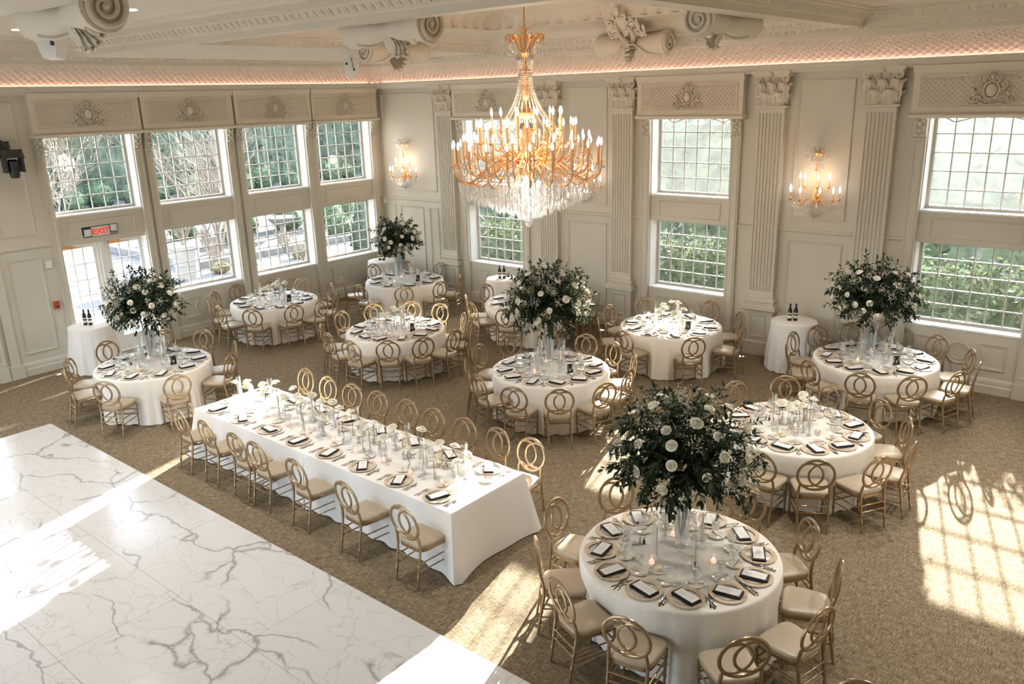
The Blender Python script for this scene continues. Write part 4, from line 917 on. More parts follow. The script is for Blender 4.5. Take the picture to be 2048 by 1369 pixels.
def arrangement(k, P, R, H, zc, seed):
    r_ = random.Random(seed); root = tag(empty('flower_arrangement', (P[0], P[1], .7615)), 'tall vase of white roses and dark greenery on the '+TN[k], 'flowers', 'tall flower arrangements')
    m = MB(); nf = 22; V = []; 
    prof = [(.052, 0), (.055, .008), (.028, .02), (.022, .045), (.03, .06), (.055, .075), (.062, .10), (.072, .3), (.085, .50), (.093, .56)]
    m.lathe(prof, nf*4, wav=lambda a, i: 1+(.045*cos(nf*a) if i > 4 else 0)); m.build('fluted_vase', FLUTE, root, sharp=70)
    m = MB()
    for i in range(14):
        a = r_.uniform(0, 6.28); m.tube([(.02*cos(a), .02*sin(a), .12), (.05*cos(a+.5), .05*sin(a+.5), .4), (.10*cos(a), .10*sin(a), .75)], .004, 5)
    m.build('cut_stems', STEM, root)
    C = Vector((0, 0, zc-.7615)); m = MB(); N = int(330*(R/.7)**1.5)
    def rdir():
        z = r_.uniform(-.85, 1); a = r_.uniform(0, 2*pi); q = sqrt(1-z*z); return Vector((q*cos(a), q*sin(a), z))
    for i in range(N):
        d = rdir(); kind = 0 if i % 5 < 2 else (1 if i % 5 < 4 else 2); inner = i % 4 == 0
        L = r_.uniform(.18, .32)*(1.15 if kind == 2 else 1); rr = r_.uniform(.35, .80) if not inner else r_.uniform(.15, .45)
        if inner: L = .2
        p = C+Vector((d.x*R*rr, d.y*R*rr, d.z*H*rr)); dd = Vector((d.x, d.y, d.z*.7+(.25 if d.z > .3 else -.18)))
        lim = 1.0+.12*r_.random(); L = min(L, max(.08, (lim-rr)*R*1.05)); sprig(m, p, dd, L, 9 if kind < 2 else 13, r_, kind, 1.0)
    for i in range(60):
        d = rdir(); q = r_.uniform(.3, .55); V, F = leaf_geo(.22, .09, .3); m.add(V, F, M=orient(C+Vector((d.x*R*q, d.y*R*q, d.z*H*q)), (r_.uniform(-1, 1), r_.uniform(-1, 1), r_.uniform(-1, 1)), r_.uniform(0, 6)))
    for i in range(9):          # long stray branches
        a = r_.uniform(0, 6.28); d = Vector((cos(a), sin(a), r_.choice((-.5, -.2, .5, 1.2, 1.8)))).normalized(); p = C+Vector((d.x*R*.72, d.y*R*.72, d.z*H*.75)); sprig(m, p, d, .34*R/.7, 14, r_, 1 if i % 2 else 2)
    m.build('foliage', LEAF, root, sharp=0, flip=False)
    m = MB(); ico = [(1, 0, 0), (-1, 0, 0), (0, 1, 0), (0, -1, 0), (0, 0, 1), (0, 0, -1)]; icf = [(0, 2, 4), (2, 1, 4), (1, 3, 4), (3, 0, 4), (2, 0, 5), (1, 2, 5), (3, 1, 5), (0, 3, 5)]
    for i in range(46):
        d = rdir(); c_ = C+Vector((d.x*R*.93, d.y*R*.93, d.z*H*.93)); rr = r_.uniform(.05, .09)
        for q in range(52):
            e = Vector((r_.gauss(0, 1), r_.gauss(0, 1), r_.gauss(0, 1)))*rr*.55; s2 = r_.uniform(.0055, .0085); b4 = c_+e
            m.add([(b4.x+x*s2, b4.y+y*s2, b4.z+z*s2) for x, y, z in ico], icf)
        for q in range(5):
            e = Vector((r_.gauss(0, 1), r_.gauss(0, 1), r_.gauss(0, 1)))*rr*.6; m.tube([tuple(c_-d*.08), tuple(c_+e)], .0012, 3, cap=False)
    m.build('babys_breath', GYPS, root, sharp=0, flip=False)
    nr = 40; pts = []; g = (1+sqrt(5))/2
    for i in range(nr):
        z = .92-1.55*(i+.5)/nr; a = 2*pi*i/g+r_.uniform(-.4, .4); q = sqrt(max(0, 1-z*z)); d = Vector((q*cos(a), q*sin(a), z))
        p = C+Vector((d.x*R*.90, d.y*R*.90, d.z*H*.90)); sc = r_.uniform(.85, 1.2)
        mm = MB(); s3 = RM[i % 3]; mm.add(s3.v, s3.f)
        if i < 3: proto = mm.build('rose_bloom', PETAL, root, sharp=60, flip=False); protos[i % 3] = proto; o = proto
        else: o = protos[i % 3].copy(); COL.objects.link(o); o.parent = root
        o.location = p; o.rotation_euler = (d+Vector((0, 0, .15))).to_track_quat('Z', 'Y').to_euler(); o.scale = (sc*.80,)*3
protos = {}
arrangement('A', (13.66, -8.47), .66, .56, 1.78, 1); arrangement('C', (13.22, -1.40), .72, .47, 1.78, 2); arrangement('E', (9.25, -4.80), .70, .54, 1.84, 3)
arrangement('G', (2.26, -1.66), .56, .44, 1.76, 4); arrangement('J', (3.50, -8.56), .64, .46, 1.80, 5)
# ------------------------------------------------------------------ part 3
# ------------------------------------------------------------------ chandelier
def drop_geo(m, p, s, L):
    """faceted pendalogue hanging from p"""
    x, y, z = p; n = 6; V = [(x, y, z)]; 
    for q, r in ((.35, .55), (.68, 1.), (.86, .72)):
        for j in range(n): a = 2*pi*j/n; V.append((x+s*r*cos(a), y+s*r*.6*sin(a), z-L*q))
    V.append((x, y, z-L)); F = [(0, 1+j, 1+(j+1) % n) for j in range(n)]
    for k in (0, 1):
        for j in range(n): i = (j+1) % n; F.append((1+k*n+j, 1+(k+1)*n+j, 1+(k+1)*n+i, 1+k*n+i))
    F += [(1+2*n+j, 3*n+1, 1+2*n+(j+1) % n) for j in range(n)]; m.add(V, F)
OCT = [(1, 0, 0), (-1, 0, 0), (0, 1, 0), (0, -1, 0), (0, 0, 1), (0, 0, -1)]; OCF = [(0, 2, 4), (2, 1, 4), (1, 3, 4), (3, 0, 4), (2, 0, 5), (1, 2, 5), (3, 1, 5), (0, 3, 5)]
def bead(m, p, s): m.add([(p[0]+x*s, p[1]+y*s, p[2]+z*s) for x, y, z in OCT], OCF)
def strand(m, p0, p1, sag, s, pitch):
    P0, P1 = Vector(p0), Vector(p1); L = (P1-P0).length*(1+sag*.6); n = max(2, int(L/pitch))
    for i in range(n+1):
        t_ = i/n; p = P0.lerp(P1, t_)-Vector((0, 0, sag*4*t_*(1-t_))); bead(m, p, s)
def candle_on(par, p, h, r=.016, cup=.055):
    m = MB(); m.lathe([(.002, -.03), (.02, -.02), (cup*.6, -.005), (cup, .004), (cup, .009), (.02, .006), (.018, .03), (r, .035)], 12, M=Matrix.Translation(p)); a = m.build('drip_cup', CHGOLD, par, sharp=50)
    m = MB(); m.lathe([(r, .02), (r, h), (.0, h)], 10, M=Matrix.Translation(p)); m.build('candle_sleeve', SLEEVE, par)
    m = MB(); m.lathe([(.009, h), (.018, h+.03), (.021, h+.05), (.015, h+.085), (.006, h+.11), (.001, h+.125)], 10, M=Matrix.Translation(p)); m.build('bulb', BULB, par)
CX, CY = 8.50, -4.33
ch = tag(empty('chandelier', (CX, CY, 0)), 'huge gilt and crystal chandelier with tiers of lit candle bulbs above the room', 'chandelier')
m = MB(); m.lathe([(.001, 6.60), (.12, 6.60), (.10, 6.56), (.03, 6.53), (.001, 6.53)], 16)
for i in range(12): a = i*pi/2; m.tube([(.014*cos(a)*cos(q), .014*sin(a)*cos(q), 6.50-.045*i+.03*sin(q)) for q in [2*pi*j/8 for j in range(8)]], .005, 4, closed=True)
m.tube([(0, 0, 6.55), (.004, 0, 5.95)], .011, 6); m.build('chain', CHGOLD, ch)
m = MB(); m.lathe([(.001, 5.97), (.11, 5.96), (.12, 5.95), (.04, 5.93), (.03, 5.88), (.05, 5.84), (.05, 5.76), (.03, 5.70), (.10, 5.62), (.14, 5.60), (.12, 5.56), (.04, 5.53), (.02, 5.45), (.05, 5.36), (.08, 5.35), (.10, 5.33), (.09, 5.29), (.05, 5.26), (.055, 5.10), (.07, 4.98), (.05, 4.92), (.02, 4.88), (.02, 4.80), (.10, 4.74), (.13, 4.71), (.12, 4.68), (.05, 4.62), (.03, 4.55), (.075, 4.42), (.08, 4.30), (.04, 4.15), (.06, 4.08), (.14, 4.03), (.16, 3.98), (.15, 3.80), (.10, 3.68), (.03, 3.62), (.001, 3.60)], 20); m.build('central_column', CHGOLD, ch, sharp=60)
for i in range(12):       # scrolled crown
    a = 2*pi*i/12; P = [(.06, 5.60), (.10, 5.66), (.16, 5.76), (.20, 5.84), (.26, 5.87), (.30, 5.84), (.30, 5.79), (.26, 5.77), (.245, 5.81)]
    m = MB(); m.tube([(q*cos(a), q*sin(a), z) for q, z in P], .013, 6); m.build('crown_scroll', CHGOLD, ch)
TIERS = [(1.19, 3.92, 22, .26, 3.62), (1.01, 4.05, 20, .24, 3.74), (.79, 4.26, 16, .24, 3.95), (.57, 4.43, 12, .24, 4.12)]
for ti, (R, z, n, h, zl) in enumerate(TIERS):
    ang0 = ti*.15
    def armpts(a):
        P = [(.14, 3.86+ti*.03), (.30, 3.93+ti*.07), (.45*R+.05, 3.86+ti*.08), (.70*R, zl+.06), (.83*R, zl), (.95*R, zl+.08), (R, z-.10), (R, z-.02)]
        out = []
        for k in range(len(P)-1):
            p0 = P[max(0, k-1)]; p1 = P[k]; p2 = P[k+1]; p3 = P[min(len(P)-1, k+2)]
            for q in range(4):
                t_ = q/4; f = lambda i: .5*((2*p1[i])+(-p0[i]+p2[i])*t_+(2*p0[i]-5*p1[i]+4*p2[i]-p3[i])*t_*t_+(-p0[i]+3*p1[i]-3*p2[i]+p3[i])*t_**3); out.append((f(0)*cos(a), f(0)*sin(a), f(1)))
        out.append((R*cos(a), R*sin(a), z-.02)); return out
    m = MB(); m.tube(armpts(ang0), [.016]*10+[.0135]*19, 6); arm = m.build('arm', CHGOLD, ch, sharp=60)
    candle_on(arm, Vector((R*cos(ang0), R*sin(ang0), z)), h)
    m = MB(); p = Vector((R*cos(ang0), R*sin(ang0), z))
    for q in range(6):
        a = 2*pi*q/6; c2 = p+Vector((.052*cos(a), .052*sin(a), 0)); bead(m, c2-Vector((0, 0, .02)), .008); drop_geo(m, (c2.x, c2.y, c2.z-.03), .014, .075)
    m.build('crystal_drops', CRYS, arm, sharp=0, flip=False)
    arm.parent = ch; KIDS[arm.name] = [c.name for c in arm.children]
    for c in arm.children: KIDS[c.name] = []
    for i in range(1, n): dup(arm, parent=ch, rz=2*pi*i/n)
for i in range(22):       # long bead strands from the crown to the upper tier
    a = 2*pi*i/22; m = MB(); P0 = Vector((.10*cos(a), .10*sin(a), 5.32)); P1 = Vector((.56*cos(a), .56*sin(a), 4.40)); n = 34
    for k in range(n+1):
        t_ = k/n; p = P0.lerp(P1, t_); q = .10+.46*t_**2.1; bead(m, (q*cos(a), q*sin(a), P0.z+(P1.z-P0.z)*t_**.93), .0135)
    m.build('bead_strand', CRYS, ch, sharp=0, flip=False)
m = MB()
for i in range(24):
    a = 2*pi*i/24; drop_geo(m, (.30*cos(a), .30*sin(a), 5.80-.02*(i % 2)), .016, .10); drop_geo(m, (.28*cos(a+.1), .28*sin(a+.1), 5.68), .018, .12)
    strand(m, (.30*cos(a), .30*sin(a), 5.78), (.12*cos(a), .12*sin(a), 5.60), .05, .008, .022); drop_geo(m, (.13*cos(a), .13*sin(a), 5.58), .015, .10)
    strand(m, (.13*cos(a), .13*sin(a), 5.56), (.10*cos(a), .10*sin(a), 5.34), 0, .008, .024); drop_geo(m, (.10*cos(a), .10*sin(a), 5.32), .012, .09); drop_geo(m, (.12*cos(a), .12*sin(a), 4.70), .014, .09)
    drop_geo(m, (.16*cos(a), .16*sin(a), 4.62), .012, .08)
tag(m.build('crown_crystals', CRYS, ch, sharp=0, flip=False), kind='stuff')
m = MB(); r_ = random.Random(3)
def zlow(q): return 2.98+.40*q**1.15+(.10 if q > 1.05 else 0)          # lower outline of the crystal bowl
for (q, n, zt) in ((1.12, 44, 3.74), (1.0, 44, 3.62), (.88, 40, 3.62), (.76, 36, 3.62), (.64, 32, 3.62), (.52, 28, 3.62), (.40, 24, 3.62), (.28, 18, 3.62), (.17, 12, 3.62), (.07, 6, 3.55)):
    for i in range(n):
        a = 2*pi*i/n+q*7; zb = min(zt-.1, zlow(q)+r_.uniform(-.03, .04)); x, y = q*cos(a), q*sin(a)
        strand(m, (x, y, zt), (x, y, zb+.10), 0, .010, .027); drop_geo(m, (x, y, zb+.11), .024, .13)
for (R, z, n, h, zl) in TIERS:
    for i in range(n):
        a, b4 = 2*pi*i/n, 2*pi*(i+1)/n; strand(m, (R*cos(a), R*sin(a), z-.02), (R*cos(b4), R*sin(b4), z-.02), .10, .008, .024)
        strand(m, (R*cos(a), R*sin(a), z-.04), (.62*R*cos(a), .62*R*sin(a), zl+.14), .12, .007, .026)
        for q in (.83, .7): drop_geo(m, (q*R*cos(a), q*R*sin(a), zl-.02), .017, .12)
m.lathe([(.001, 3.02), (.05, 2.99), (.06, 2.95), (.04, 2.90), (.001, 2.88)], 10)
tag(m.build('crystal_curtain', CRYS, ch, sharp=0, flip=False), kind='stuff')
for (q, z) in ((0.0, 3.60), (.22, 3.70)):
    m = MB()
    for i in range(1 if q == 0 else 5):
        a = 2*pi*i/5; m.ell((q*cos(a), q*sin(a), z-.12), (.035, .035, .045), 10, 6)
    m.build('bulb', BULB, ch)
pl_ = bpy.data.lights.new('chandelier_light', 'POINT'); pl_.energy = 42; pl_.color = (1, .62, .34); pl_.shadow_soft_size = .5; po = bpy.data.objects.new('chandelier_light', pl_); COL.objects.link(po); po.location = (CX, CY, 4.55)
pl_ = bpy.data.lights.new('chandelier_inner_light', 'POINT'); pl_.energy = 22; pl_.color = (1, .88, .74); pl_.shadow_soft_size = .25; po = bpy.data.objects.new('chandelier_inner_light', pl_); COL.objects.link(po); po.location = (CX, CY, 3.42)
# ------------------------------------------------------------------ crystal sconces
for i, (X, wh) in enumerate(((1.02, 'in the corner bay'), (6.66, 'in the bay behind the chandelier'), (11.66, 'in the bay beside the last window'))):
    s = tag(empty('crystal_sconce', (X, 0, 0)), 'gilt and crystal wall sconce with lit candle bulbs '+wh, 'wall lamp', 'crystal wall sconces')
    m = MB(); m.lathe([(.001, 0), (.07, 0), (.06, .02), (.02, .03), (.001, .03)], 14, M=Matrix.Translation((0, 0, 3.85)) @ Matrix.Rotation(pi/2, 4, 'X')); m.lathe([(.001, 0), (.09, 0), (.07, .02), (.02, .03), (.001, .03)], 14, M=Matrix.Translation((0, 0, 3.05)) @ Matrix.Rotation(pi/2, 4, 'X'))
    m.lathe([(.001, 3.90), (.03, 3.88), (.07, 3.86), (.03, 3.82), (.01, 3.78), (.012, 3.58), (.03, 3.55), (.012, 3.52), (.014, 3.30), (.03, 3.15), (.045, 3.05), (.03, 2.97), (.01, 2.92), (.0, 2.92)], 12, M=Matrix.Translation((0, -.14, 0))); m.tube([(0, 0, 3.85), (0, -.14, 3.86)], .012, 6); m.tube([(0, 0, 3.05), (0, -.14, 3.05)], .014, 6); m.build('backplate_and_stem', CHGOLD, s, sharp=60)
    for tier, (R, z, angs) in enumerate(((.46, 3.06, (0, -35, -68, -112, -145, 180)), (.28, 3.28, (-15, -70, -120, -165)))):
        for a in angs:
            a = radians(a); R_ = R if abs(sin(a)) > .3 else R*.95; x, y = R_*cos(a), min(-.06, -.14+R_*.55*sin(a))
            m = MB(); m.tube([(0, -.14, z-.02), (x*.35, -.14+(y+.14)*.35, z-.01), (x*.7, -.14+(y+.14)*.7, z-.11), (x*.92, y, z-.08), (x, y, z-.01)], .007, 6); arm = m.build('arm', CHGOLD, s, sharp=60); candle_on(arm, Vector((x, y, z)), .12, .011, .04)
    m = MB()
    for q in range(8):
        a = pi+pi*q/7
        for z, R in ((3.90, .17), (3.86, .12)):
            P = [(.03, z-.04), (R*.6, z+.06), (R, z+.09), (R*1.2, z+.02), (R*1.05, z-.02)]; m.tube([(c_*cos(a), -.14+c_*sin(a)*.55 if c_*sin(a)*.55 < .1 else 0, zz) for c_, zz in P], .008, 5)
        drop_geo(m, (.2*cos(a), -.14+.11*sin(a), 3.86), .014, .09); drop_geo(m, (.1*cos(a), -.14+.06*sin(a), 3.78), .011, .07)
        strand(m, (.06*cos(a), -.14+.04*sin(a), 3.82), (.24*cos(a), -.14+.12*sin(a), 3.26), .0, .007, .035)
        for R in (.46, .36, .26, .16): drop_geo(m, (R*cos(a+.1), min(-.03, -.14+R*.5*sin(a+.1)), 3.00), .014, .09); strand(m, (R*cos(a), min(-.03, -.14+R*.5*sin(a)), 2.98), (.02, -.14, 2.93-.25*(1-R)), .05, .009, .028)
        drop_geo(m, (.12*cos(a), -.14+.07*sin(a), 2.82), .014, .08)
    drop_geo(m, (0, -.14, 2.78), .02, .09); tag(m.build('crystals', CRYS, s, sharp=0, flip=False), kind='stuff')
    pl_ = bpy.data.lights.new('sconce_light', 'POINT'); pl_.energy = 3.6; pl_.color = (1, .66, .40); pl_.shadow_soft_size = .12; po = bpy.data.objects.new('sconce_light', pl_); COL.objects.link(po); po.location = (X, -.34, 3.42)
# ------------------------------------------------------------------ wall and ceiling fixtures
ex = tag(empty('exit_sign', (0, -7.56, 2.585)), 'illuminated EXIT sign with twin emergency lamps above the glazed door', 'sign')
m = MB(); L_ = lambda u, v, h: (h-.03, u, v)
m.mould([(-.36, -.115), (.36, -.115), (.36, .115), (-.36, .115)], [(0, 0), (0, .022), (-.03, .022), (-.03, 0)], L_); m.build('recess_frame', WALL, ex, sharp=30)
m = MB(); m.box(-.35, .35, -.10, .10, .0, .006, fn=L_); m.build('recess_back', DARKM, ex, sharp=0)
m = MB(); m.box(-.17, .17, -.09, .09, .006, .055, fn=L_); m.build('housing', WHITEP, ex, sharp=0)
for s_ in (-1, 1):
    m = MB(); m.box(s_*.26-.06, s_*.26+.06, -.055+s_*.02, .075+s_*.02, .01, .07, fn=L_); m.ell((0, 0, 0), (.045, .045, .02), 12, 5, fn=lambda x, y, h: L_(s_*.26+x, .01+s_*.02+y, .07+h)); m.build('emergency_lamp', WHITEP, ex, sharp=40)
c = bpy.data.curves.new('exit_letters', 'FONT'); c.body = 'EXIT'; c.size = .165; c.extrude = .002; c.offset = .004; c.align_x = 'CENTER'; c.space_character = 1.02; o = bpy.data.objects.new('exit_letters', c); COL.objects.link(o)
o = text_mesh(o, EXITM); o.parent = ex; o.location = (.028, 0, -.058); o.rotation_euler = (pi/2, 0, pi/2)
def fix(name, mat, build_, loc, label, cat, rz=0):
    m = MB(); build_(m); o = m.build(name, mat, None, sharp=35, loc=loc); o.rotation_euler = (0, 0, rz); return tag(o, label, cat)
o = fix('fire_alarm_pull', REDP, lambda m: (m.box(0, .05, -.05, .05, -.075, .075), m.box(.05, .058, -.03, .03, -.01, .012)), (0, -8.65, 1.27), 'red fire alarm pull station beside the door', 'alarm')
m = MB(); m.box(.0505, .054, -.028, .028, -.045, -.015); m.build('dark_plate', DARKM, o, sharp=0)
o = fix('wall_thermostat', WHITEP, lambda m: (m.box(0, .03, -.055, .055, -.07, .07), m.box(.03, .036, -.03, .03, -.02, .03)), (0, -8.645, 2.08), 'white wall thermostat above the fire alarm', 'thermostat')
o = fix('motion_sensor', WHITEP, lambda m: (m.box(-.03, .03, -.08, 0, -.06, .06), m.ell((0, -.08, -.01), (.025, .02, .04), 10, 6)), (.12, -.02, 2.36), 'small white sensor in the corner above the rail', 'sensor')
def speaker(loc, rz, label):
    s = tag(empty('ceiling_speaker', loc, rz), label, 'speaker', 'white ceiling speakers')
    m = MB(); V = [(-.13, -.10, .17), (.13, -.10, .17), (.13, .12, .17), (-.13, .12, .17), (-.12, -.16, .02), (.12, -.16, .02), (.12, .10, .02), (-.12, .10, .02), (-.07, -.14, -.17), (.07, -.14, -.17), (.07, .0, -.19), (-.07, .0, -.19)]
    m.add(V, [(0, 1, 2, 3), (0, 4, 5, 1), (1, 5, 6, 2), (2, 6, 7, 3), (3, 7, 4, 0), (4, 8, 9, 5), (5, 9, 10, 6), (6, 10, 11, 7), (7, 11, 8, 4), (8, 11, 10, 9)]); m.build('cabinet', WHITEP, s, sharp=30)
    m = MB(); m.tube([(0, 0, .17), (0, 0, .30)], .03, 8); m.box(-.07, .07, -.06, .06, .28, .31); m.build('bracket', WHITEP, s)
    m = MB(); m.box(-.09, -.05, -.15, -.138, .05, .09); m.box(.05, .08, -.165, -.15, -.06, -.02); m.tube([(.02, -.11, .18), (.04, -.17, .08), (.06, -.165, -.03)], .006, 5); m.build('connectors', DARKM, s)
speaker((4.1, -4.15, 5.56), .75, 'white ceiling speaker hanging in front of the cove corner'); speaker((8.0, -11.1, 5.62), .6, 'white ceiling speaker behind the big plaster scroll')
s = tag(empty('stage_light', (.02, -9.04, 4.02)), 'black moving-head stage light on the wall above the door panels', 'spotlight')
m = MB(); m.box(0, .04, -.1, .1, .10, .40); m.tube([(.02, -.12, .32), (.25, -.1, .42), (.33, 0, .30)], .02, 6); m.tube([(.30, .06, .24), (.38, .16, .26), (.34, .2, .12), (.30, .12, .02)], .014, 6); m.build('wall_arm', DARKM, s)
m = MB(); m.box(.20, .46, -.13, .13, .12, .26); m.box(.24, .42, -.16, -.12, -.14, .14); m.box(.24, .42, .12, .16, -.14, .14); m.build('yoke', DARKM, s, sharp=30)
m = MB(); m.lathe([(.0, -.24), (.07, -.24), (.085, -.20), (.10, -.05), (.10, .06), (.06, .09), (0, .09)], 14, M=Matrix.Translation((.33, 0, 0))); m.build('lamp_head', DARKM, s)
for i, (x, y, wh) in enumerate(((.42, -8.98, 'by the window wall base'), (10.60, -.46, 'at the pilaster near the bottle table'), (7.36, -.45, 'at the pilaster under the chandelier side window'))):
    s = tag(empty('floor_uplight', (x, y, 0)), 'small round glowing uplight set in the carpet '+wh, 'floor light', 'floor uplights')
    m = MB(); m.lathe([(.10, 0), (.10, .006), (.075, .008), (.075, .002), (0, .002)], 20); m.build('rim', SILVER, s)
    m = MB()
    for q in range(3): a = 2*pi*q/3+.4; m.ell((.032*cos(a), .032*sin(a), .004), (.024, .024, .006), 10, 4)
    m.build('lens', UPL, s)
DL = [(13.9, -3.95, 'over the far window bay'), (17.5, -3.95, 'over the back wall end'), (13.9, -6.6, 'over the front rose tables'), (17.5, -6.6, 'beside the balcony end'), (3.2, -9.6, 'over the marble floor corner'), (6.6, -9.6, 'over the long table start'), (10.0, -9.6, 'over the long table end'), (3.2, -14.0, 'over the dance floor edge'), (8.0, -14.0, 'over the dance floor')]  # mostly assumed downlights, added to balance the room against the daylight
m = MB(); m.lathe([(.09, 0), (.10, -.012), (.075, -.004), (.001, -.002)], 20); dl = tag(m.build('recessed_fill_light', UPL, None), cat='ceiling light')
for x, y, wh in DL:
    place(dl, (x, y, 6.098), 0, 'round recessed ceiling downlight '+wh, 'recessed downlights')
    pl_ = bpy.data.lights.new('fill_downlight', 'SPOT'); pl_.energy = 150; pl_.color = (1, .95, .88); pl_.spot_size = radians(115); pl_.spot_blend = .8; pl_.shadow_soft_size = .08
    po = bpy.data.objects.new('fill_downlight', pl_); COL.objects.link(po); po.location = (x, y, 6.06)
# ------------------------------------------------------------------ garden
m = MB(); m.box(-60, -.36, -30, 60, -.25, -.06); m.box(-.36, 40, .36, 60, -.25, -.06); tag(m.build('patio_ground', PAVE, sharp=0), kind='structure')
def cards(m, pts, s_, r_, asp=.5):
    for p, nrm in pts:
        M = orient(p, Vector(nrm)*.6+Vector((r_.uniform(-1, 1), r_.uniform(-1, 1), r_.uniform(-.8, .8))), r_.uniform(0, 3), r_.uniform(.6, 1.3)); m.add([(-s_*asp*.8, 0, 0), (0, s_, .15*s_), (s_*asp, 0, 0), (0, -s_, .1*s_)], [(0, 1, 2, 3)], M=M)
def hedge(name, x0, x1, y0, y1, h, n, s_, mat, label, cat='hedge', core=True, z0=-.06, wob=.25, zmin=0.):
    r_ = random.Random(int(x0*7+y0)); m = MB(); pts = []
    for i in range(n):
        f = r_.random(); z = z0+zmin+(h-zmin)*r_.random()**.9; u, v_ = r_.uniform(x0, x1), r_.uniform(y0, y1)
        side = r_.randrange(5)
        if side == 0: p, nr = (x0, v_, z), (-1, 0, .2)
        elif side == 1: p, nr = (x1, v_, z), (1, 0, .2)
        elif side == 2: p, nr = (u, y0, z), (0, -1, .2)
        elif side == 3: p, nr = (u, y1, z), (0, 1, .2)
        else: p, nr = (u, v_, z0+h+r_.uniform(-.3, .1)*h*.3), (0, 0, 1)
        p = Vector(p)+Vector((r_.gauss(0, wob), r_.gauss(0, wob), r_.gauss(0, wob*.6))); p.z = max(p.z, z0+.02); pts.append((p, nr))
    cards(m, pts, s_, r_)
    if core: m.box(x0+.1, x1-.1, y0+.1, y1-.1, z0, z0+h*.94)
    return tag(m.build(name, mat, None, sharp=0, flip=False), label, cat, kind='stuff' if False else None)
def ball(x, y, r, mat, label, n=500, grp='clipped box balls', zs=1., nm='box_ball', s_=.07):
    r_ = random.Random(int(x*31+y*17)); m = MB(); pts = []
    for i in range(n):
        d = Vector((r_.gauss(0, 1), r_.gauss(0, 1), r_.gauss(0, 1))).normalized(); q = r*r_.uniform(.93, 1.05); p = Vector((d.x*q, d.y*q, max(.0, (d.z*q+r*.85)*zs))); pts.append((p, d))
    cards(m, pts, s_, r_, .6); m.ell((0, 0, r*.85*zs), (r*.94, r*.94, r*.90*zs), 14, 9); return tag(m.build(nm, mat, None, sharp=0, loc=(x, y, -.06), flip=False), label, 'shrub', grp)
hedge('evergreen_hedge', -31.5, -29.5, -12, 38, 6.6, 9000, .30, EVERG, 'tall dark evergreen hedge closing the far side of the garden')
LB = ['first', 'second', 'third', 'fourth', 'fifth', 'sixth', 'seventh', 'eighth', 'ninth', 'tenth', 'eleventh', 'twelfth', 'thirteenth', 'fourteenth', 'fifteenth', 'sixteenth']
for i in range(16): ball(-27+(i % 2)*.5, 1.0+i*1.62, .60+.08*(i % 3), BOXG, 'clipped green box ball before the tall hedge, %s from the door end' % LB[i], 380, s_=.10)
for i, (x, y, r) in enumerate([(-11.8, 3.0, .55), (-11.2, 4.6, .6), (-10.6, 6.2, .6), (-9.6, 7.6, .55), (-12.5, 8.4, .6), (-12.8, 1.0, .5), (-10.2, 1.6, .5), (-7.9, 4.6, .5)]): ball(x, y, r, BOXG, 'rounded green shrub in the near planting bed, %s from the door end' % LB[i], 450, 'round shrubs in the near bed', s_=.07)
def conifer(x, y, h, r, label):
    r_ = random.Random(3); m = MB(); pts = []
    for i in range(1800):
        z = h*r_.random()**1.1; q = r*(1-(z/h))**.7*r_.uniform(.9, 1.08)*(1 if z > .2 else .8); a = r_.uniform(0, 6.28); pts.append((Vector((q*cos(a), q*sin(a), z)), (cos(a), sin(a), .8)))
    cards(m, pts, .09, r_, .4); m.lathe([(r*.85, .05), (r*.8, h*.3), (r*.5, h*.7), (.01, h*.97)], 12, cap0=True); return tag(m.build('cone_evergreen', EVERG, None, sharp=0, loc=(x, y, -.06), flip=False), label, 'shrub')
conifer(-4.9, 3.4, 2.5, .62, 'cone-shaped evergreen outside the lower corner window')
# planting bed and curb
m = MB(); m.box(-13.5, -7.4, -1.5, 6.5, -.06, .06); tag(m.build('planting_bed', MULCH, sharp=0), kind='structure')
m = MB()
for (x0, x1, y0, y1) in ((-7.5, -7.2, -1.7, 6.5), (-13.5, -7.5, -1.75, -1.45)): 
    n = int(max(x1-x0, y1-y0)/.8)
    for i in range(n):
        if y1-y0 > x1-x0: m.box(x0, x1, y0+(y1-y0)*i/n+.01, y0+(y1-y0)*(i+1)/n-.01, -.06, .16)
        else: m.box(x0+(x1-x0)*i/n+.01, x0+(x1-x0)*(i+1)/n-.01, y0, y1, -.06, .16)
tag(m.build('kerb_strip', CURB, sharp=0), kind='structure')
p_ = tag(empty('planter_pot', (-6.1, -2.62, -.06)), 'big white stoneware planter with a bare shrub outside the window', 'planter')
m = MB(); m.lathe([(.0, 0), (.27, 0), (.31, .38), (.33, .40), (.33, .44), (.37, .82), (.43, .86), (.44, .93), (.42, .96), (.37, .96), (.35, .88), (.001, .86)], 28); m.build('pot', POTM, p_, sharp=30); p_.scale = (1.12,)*3
def twigs(m, p, n, L, r_, spread=.5, r0=.012, depth=2, up=.35):
    for i in range(n):
        a = r_.uniform(0, 6.28); d = Vector((cos(a)*spread*r_.uniform(.3, 1), sin(a)*spread*r_.uniform(.3, 1), 1)).normalized(); P = [Vector(p)]; LL = L*r_.uniform(.7, 1.15)
        for k in range(5): d = (d+Vector((r_.uniform(-.22, .22), r_.uniform(-.22, .22), r_.uniform(-.05, .15)*up))).normalized(); P.append(P[-1]+d*LL/5)
        m.tube([tuple(q) for q in P], [r0*(1-.14*k) for k in range(6)], 4, cap=False)
        if depth > 0:
            for k in (2, 3, 4): twigs(m, P[k], 2, LL*.55, r_, spread*1.2, r0*.5, depth-1, up)
r_ = random.Random(11); m = MB(); twigs(m, (0, 0, .86), 9, .9, r_, .6, .012, 2); m.build('bare_shrub', TWIG, p_, sharp=0, flip=False)
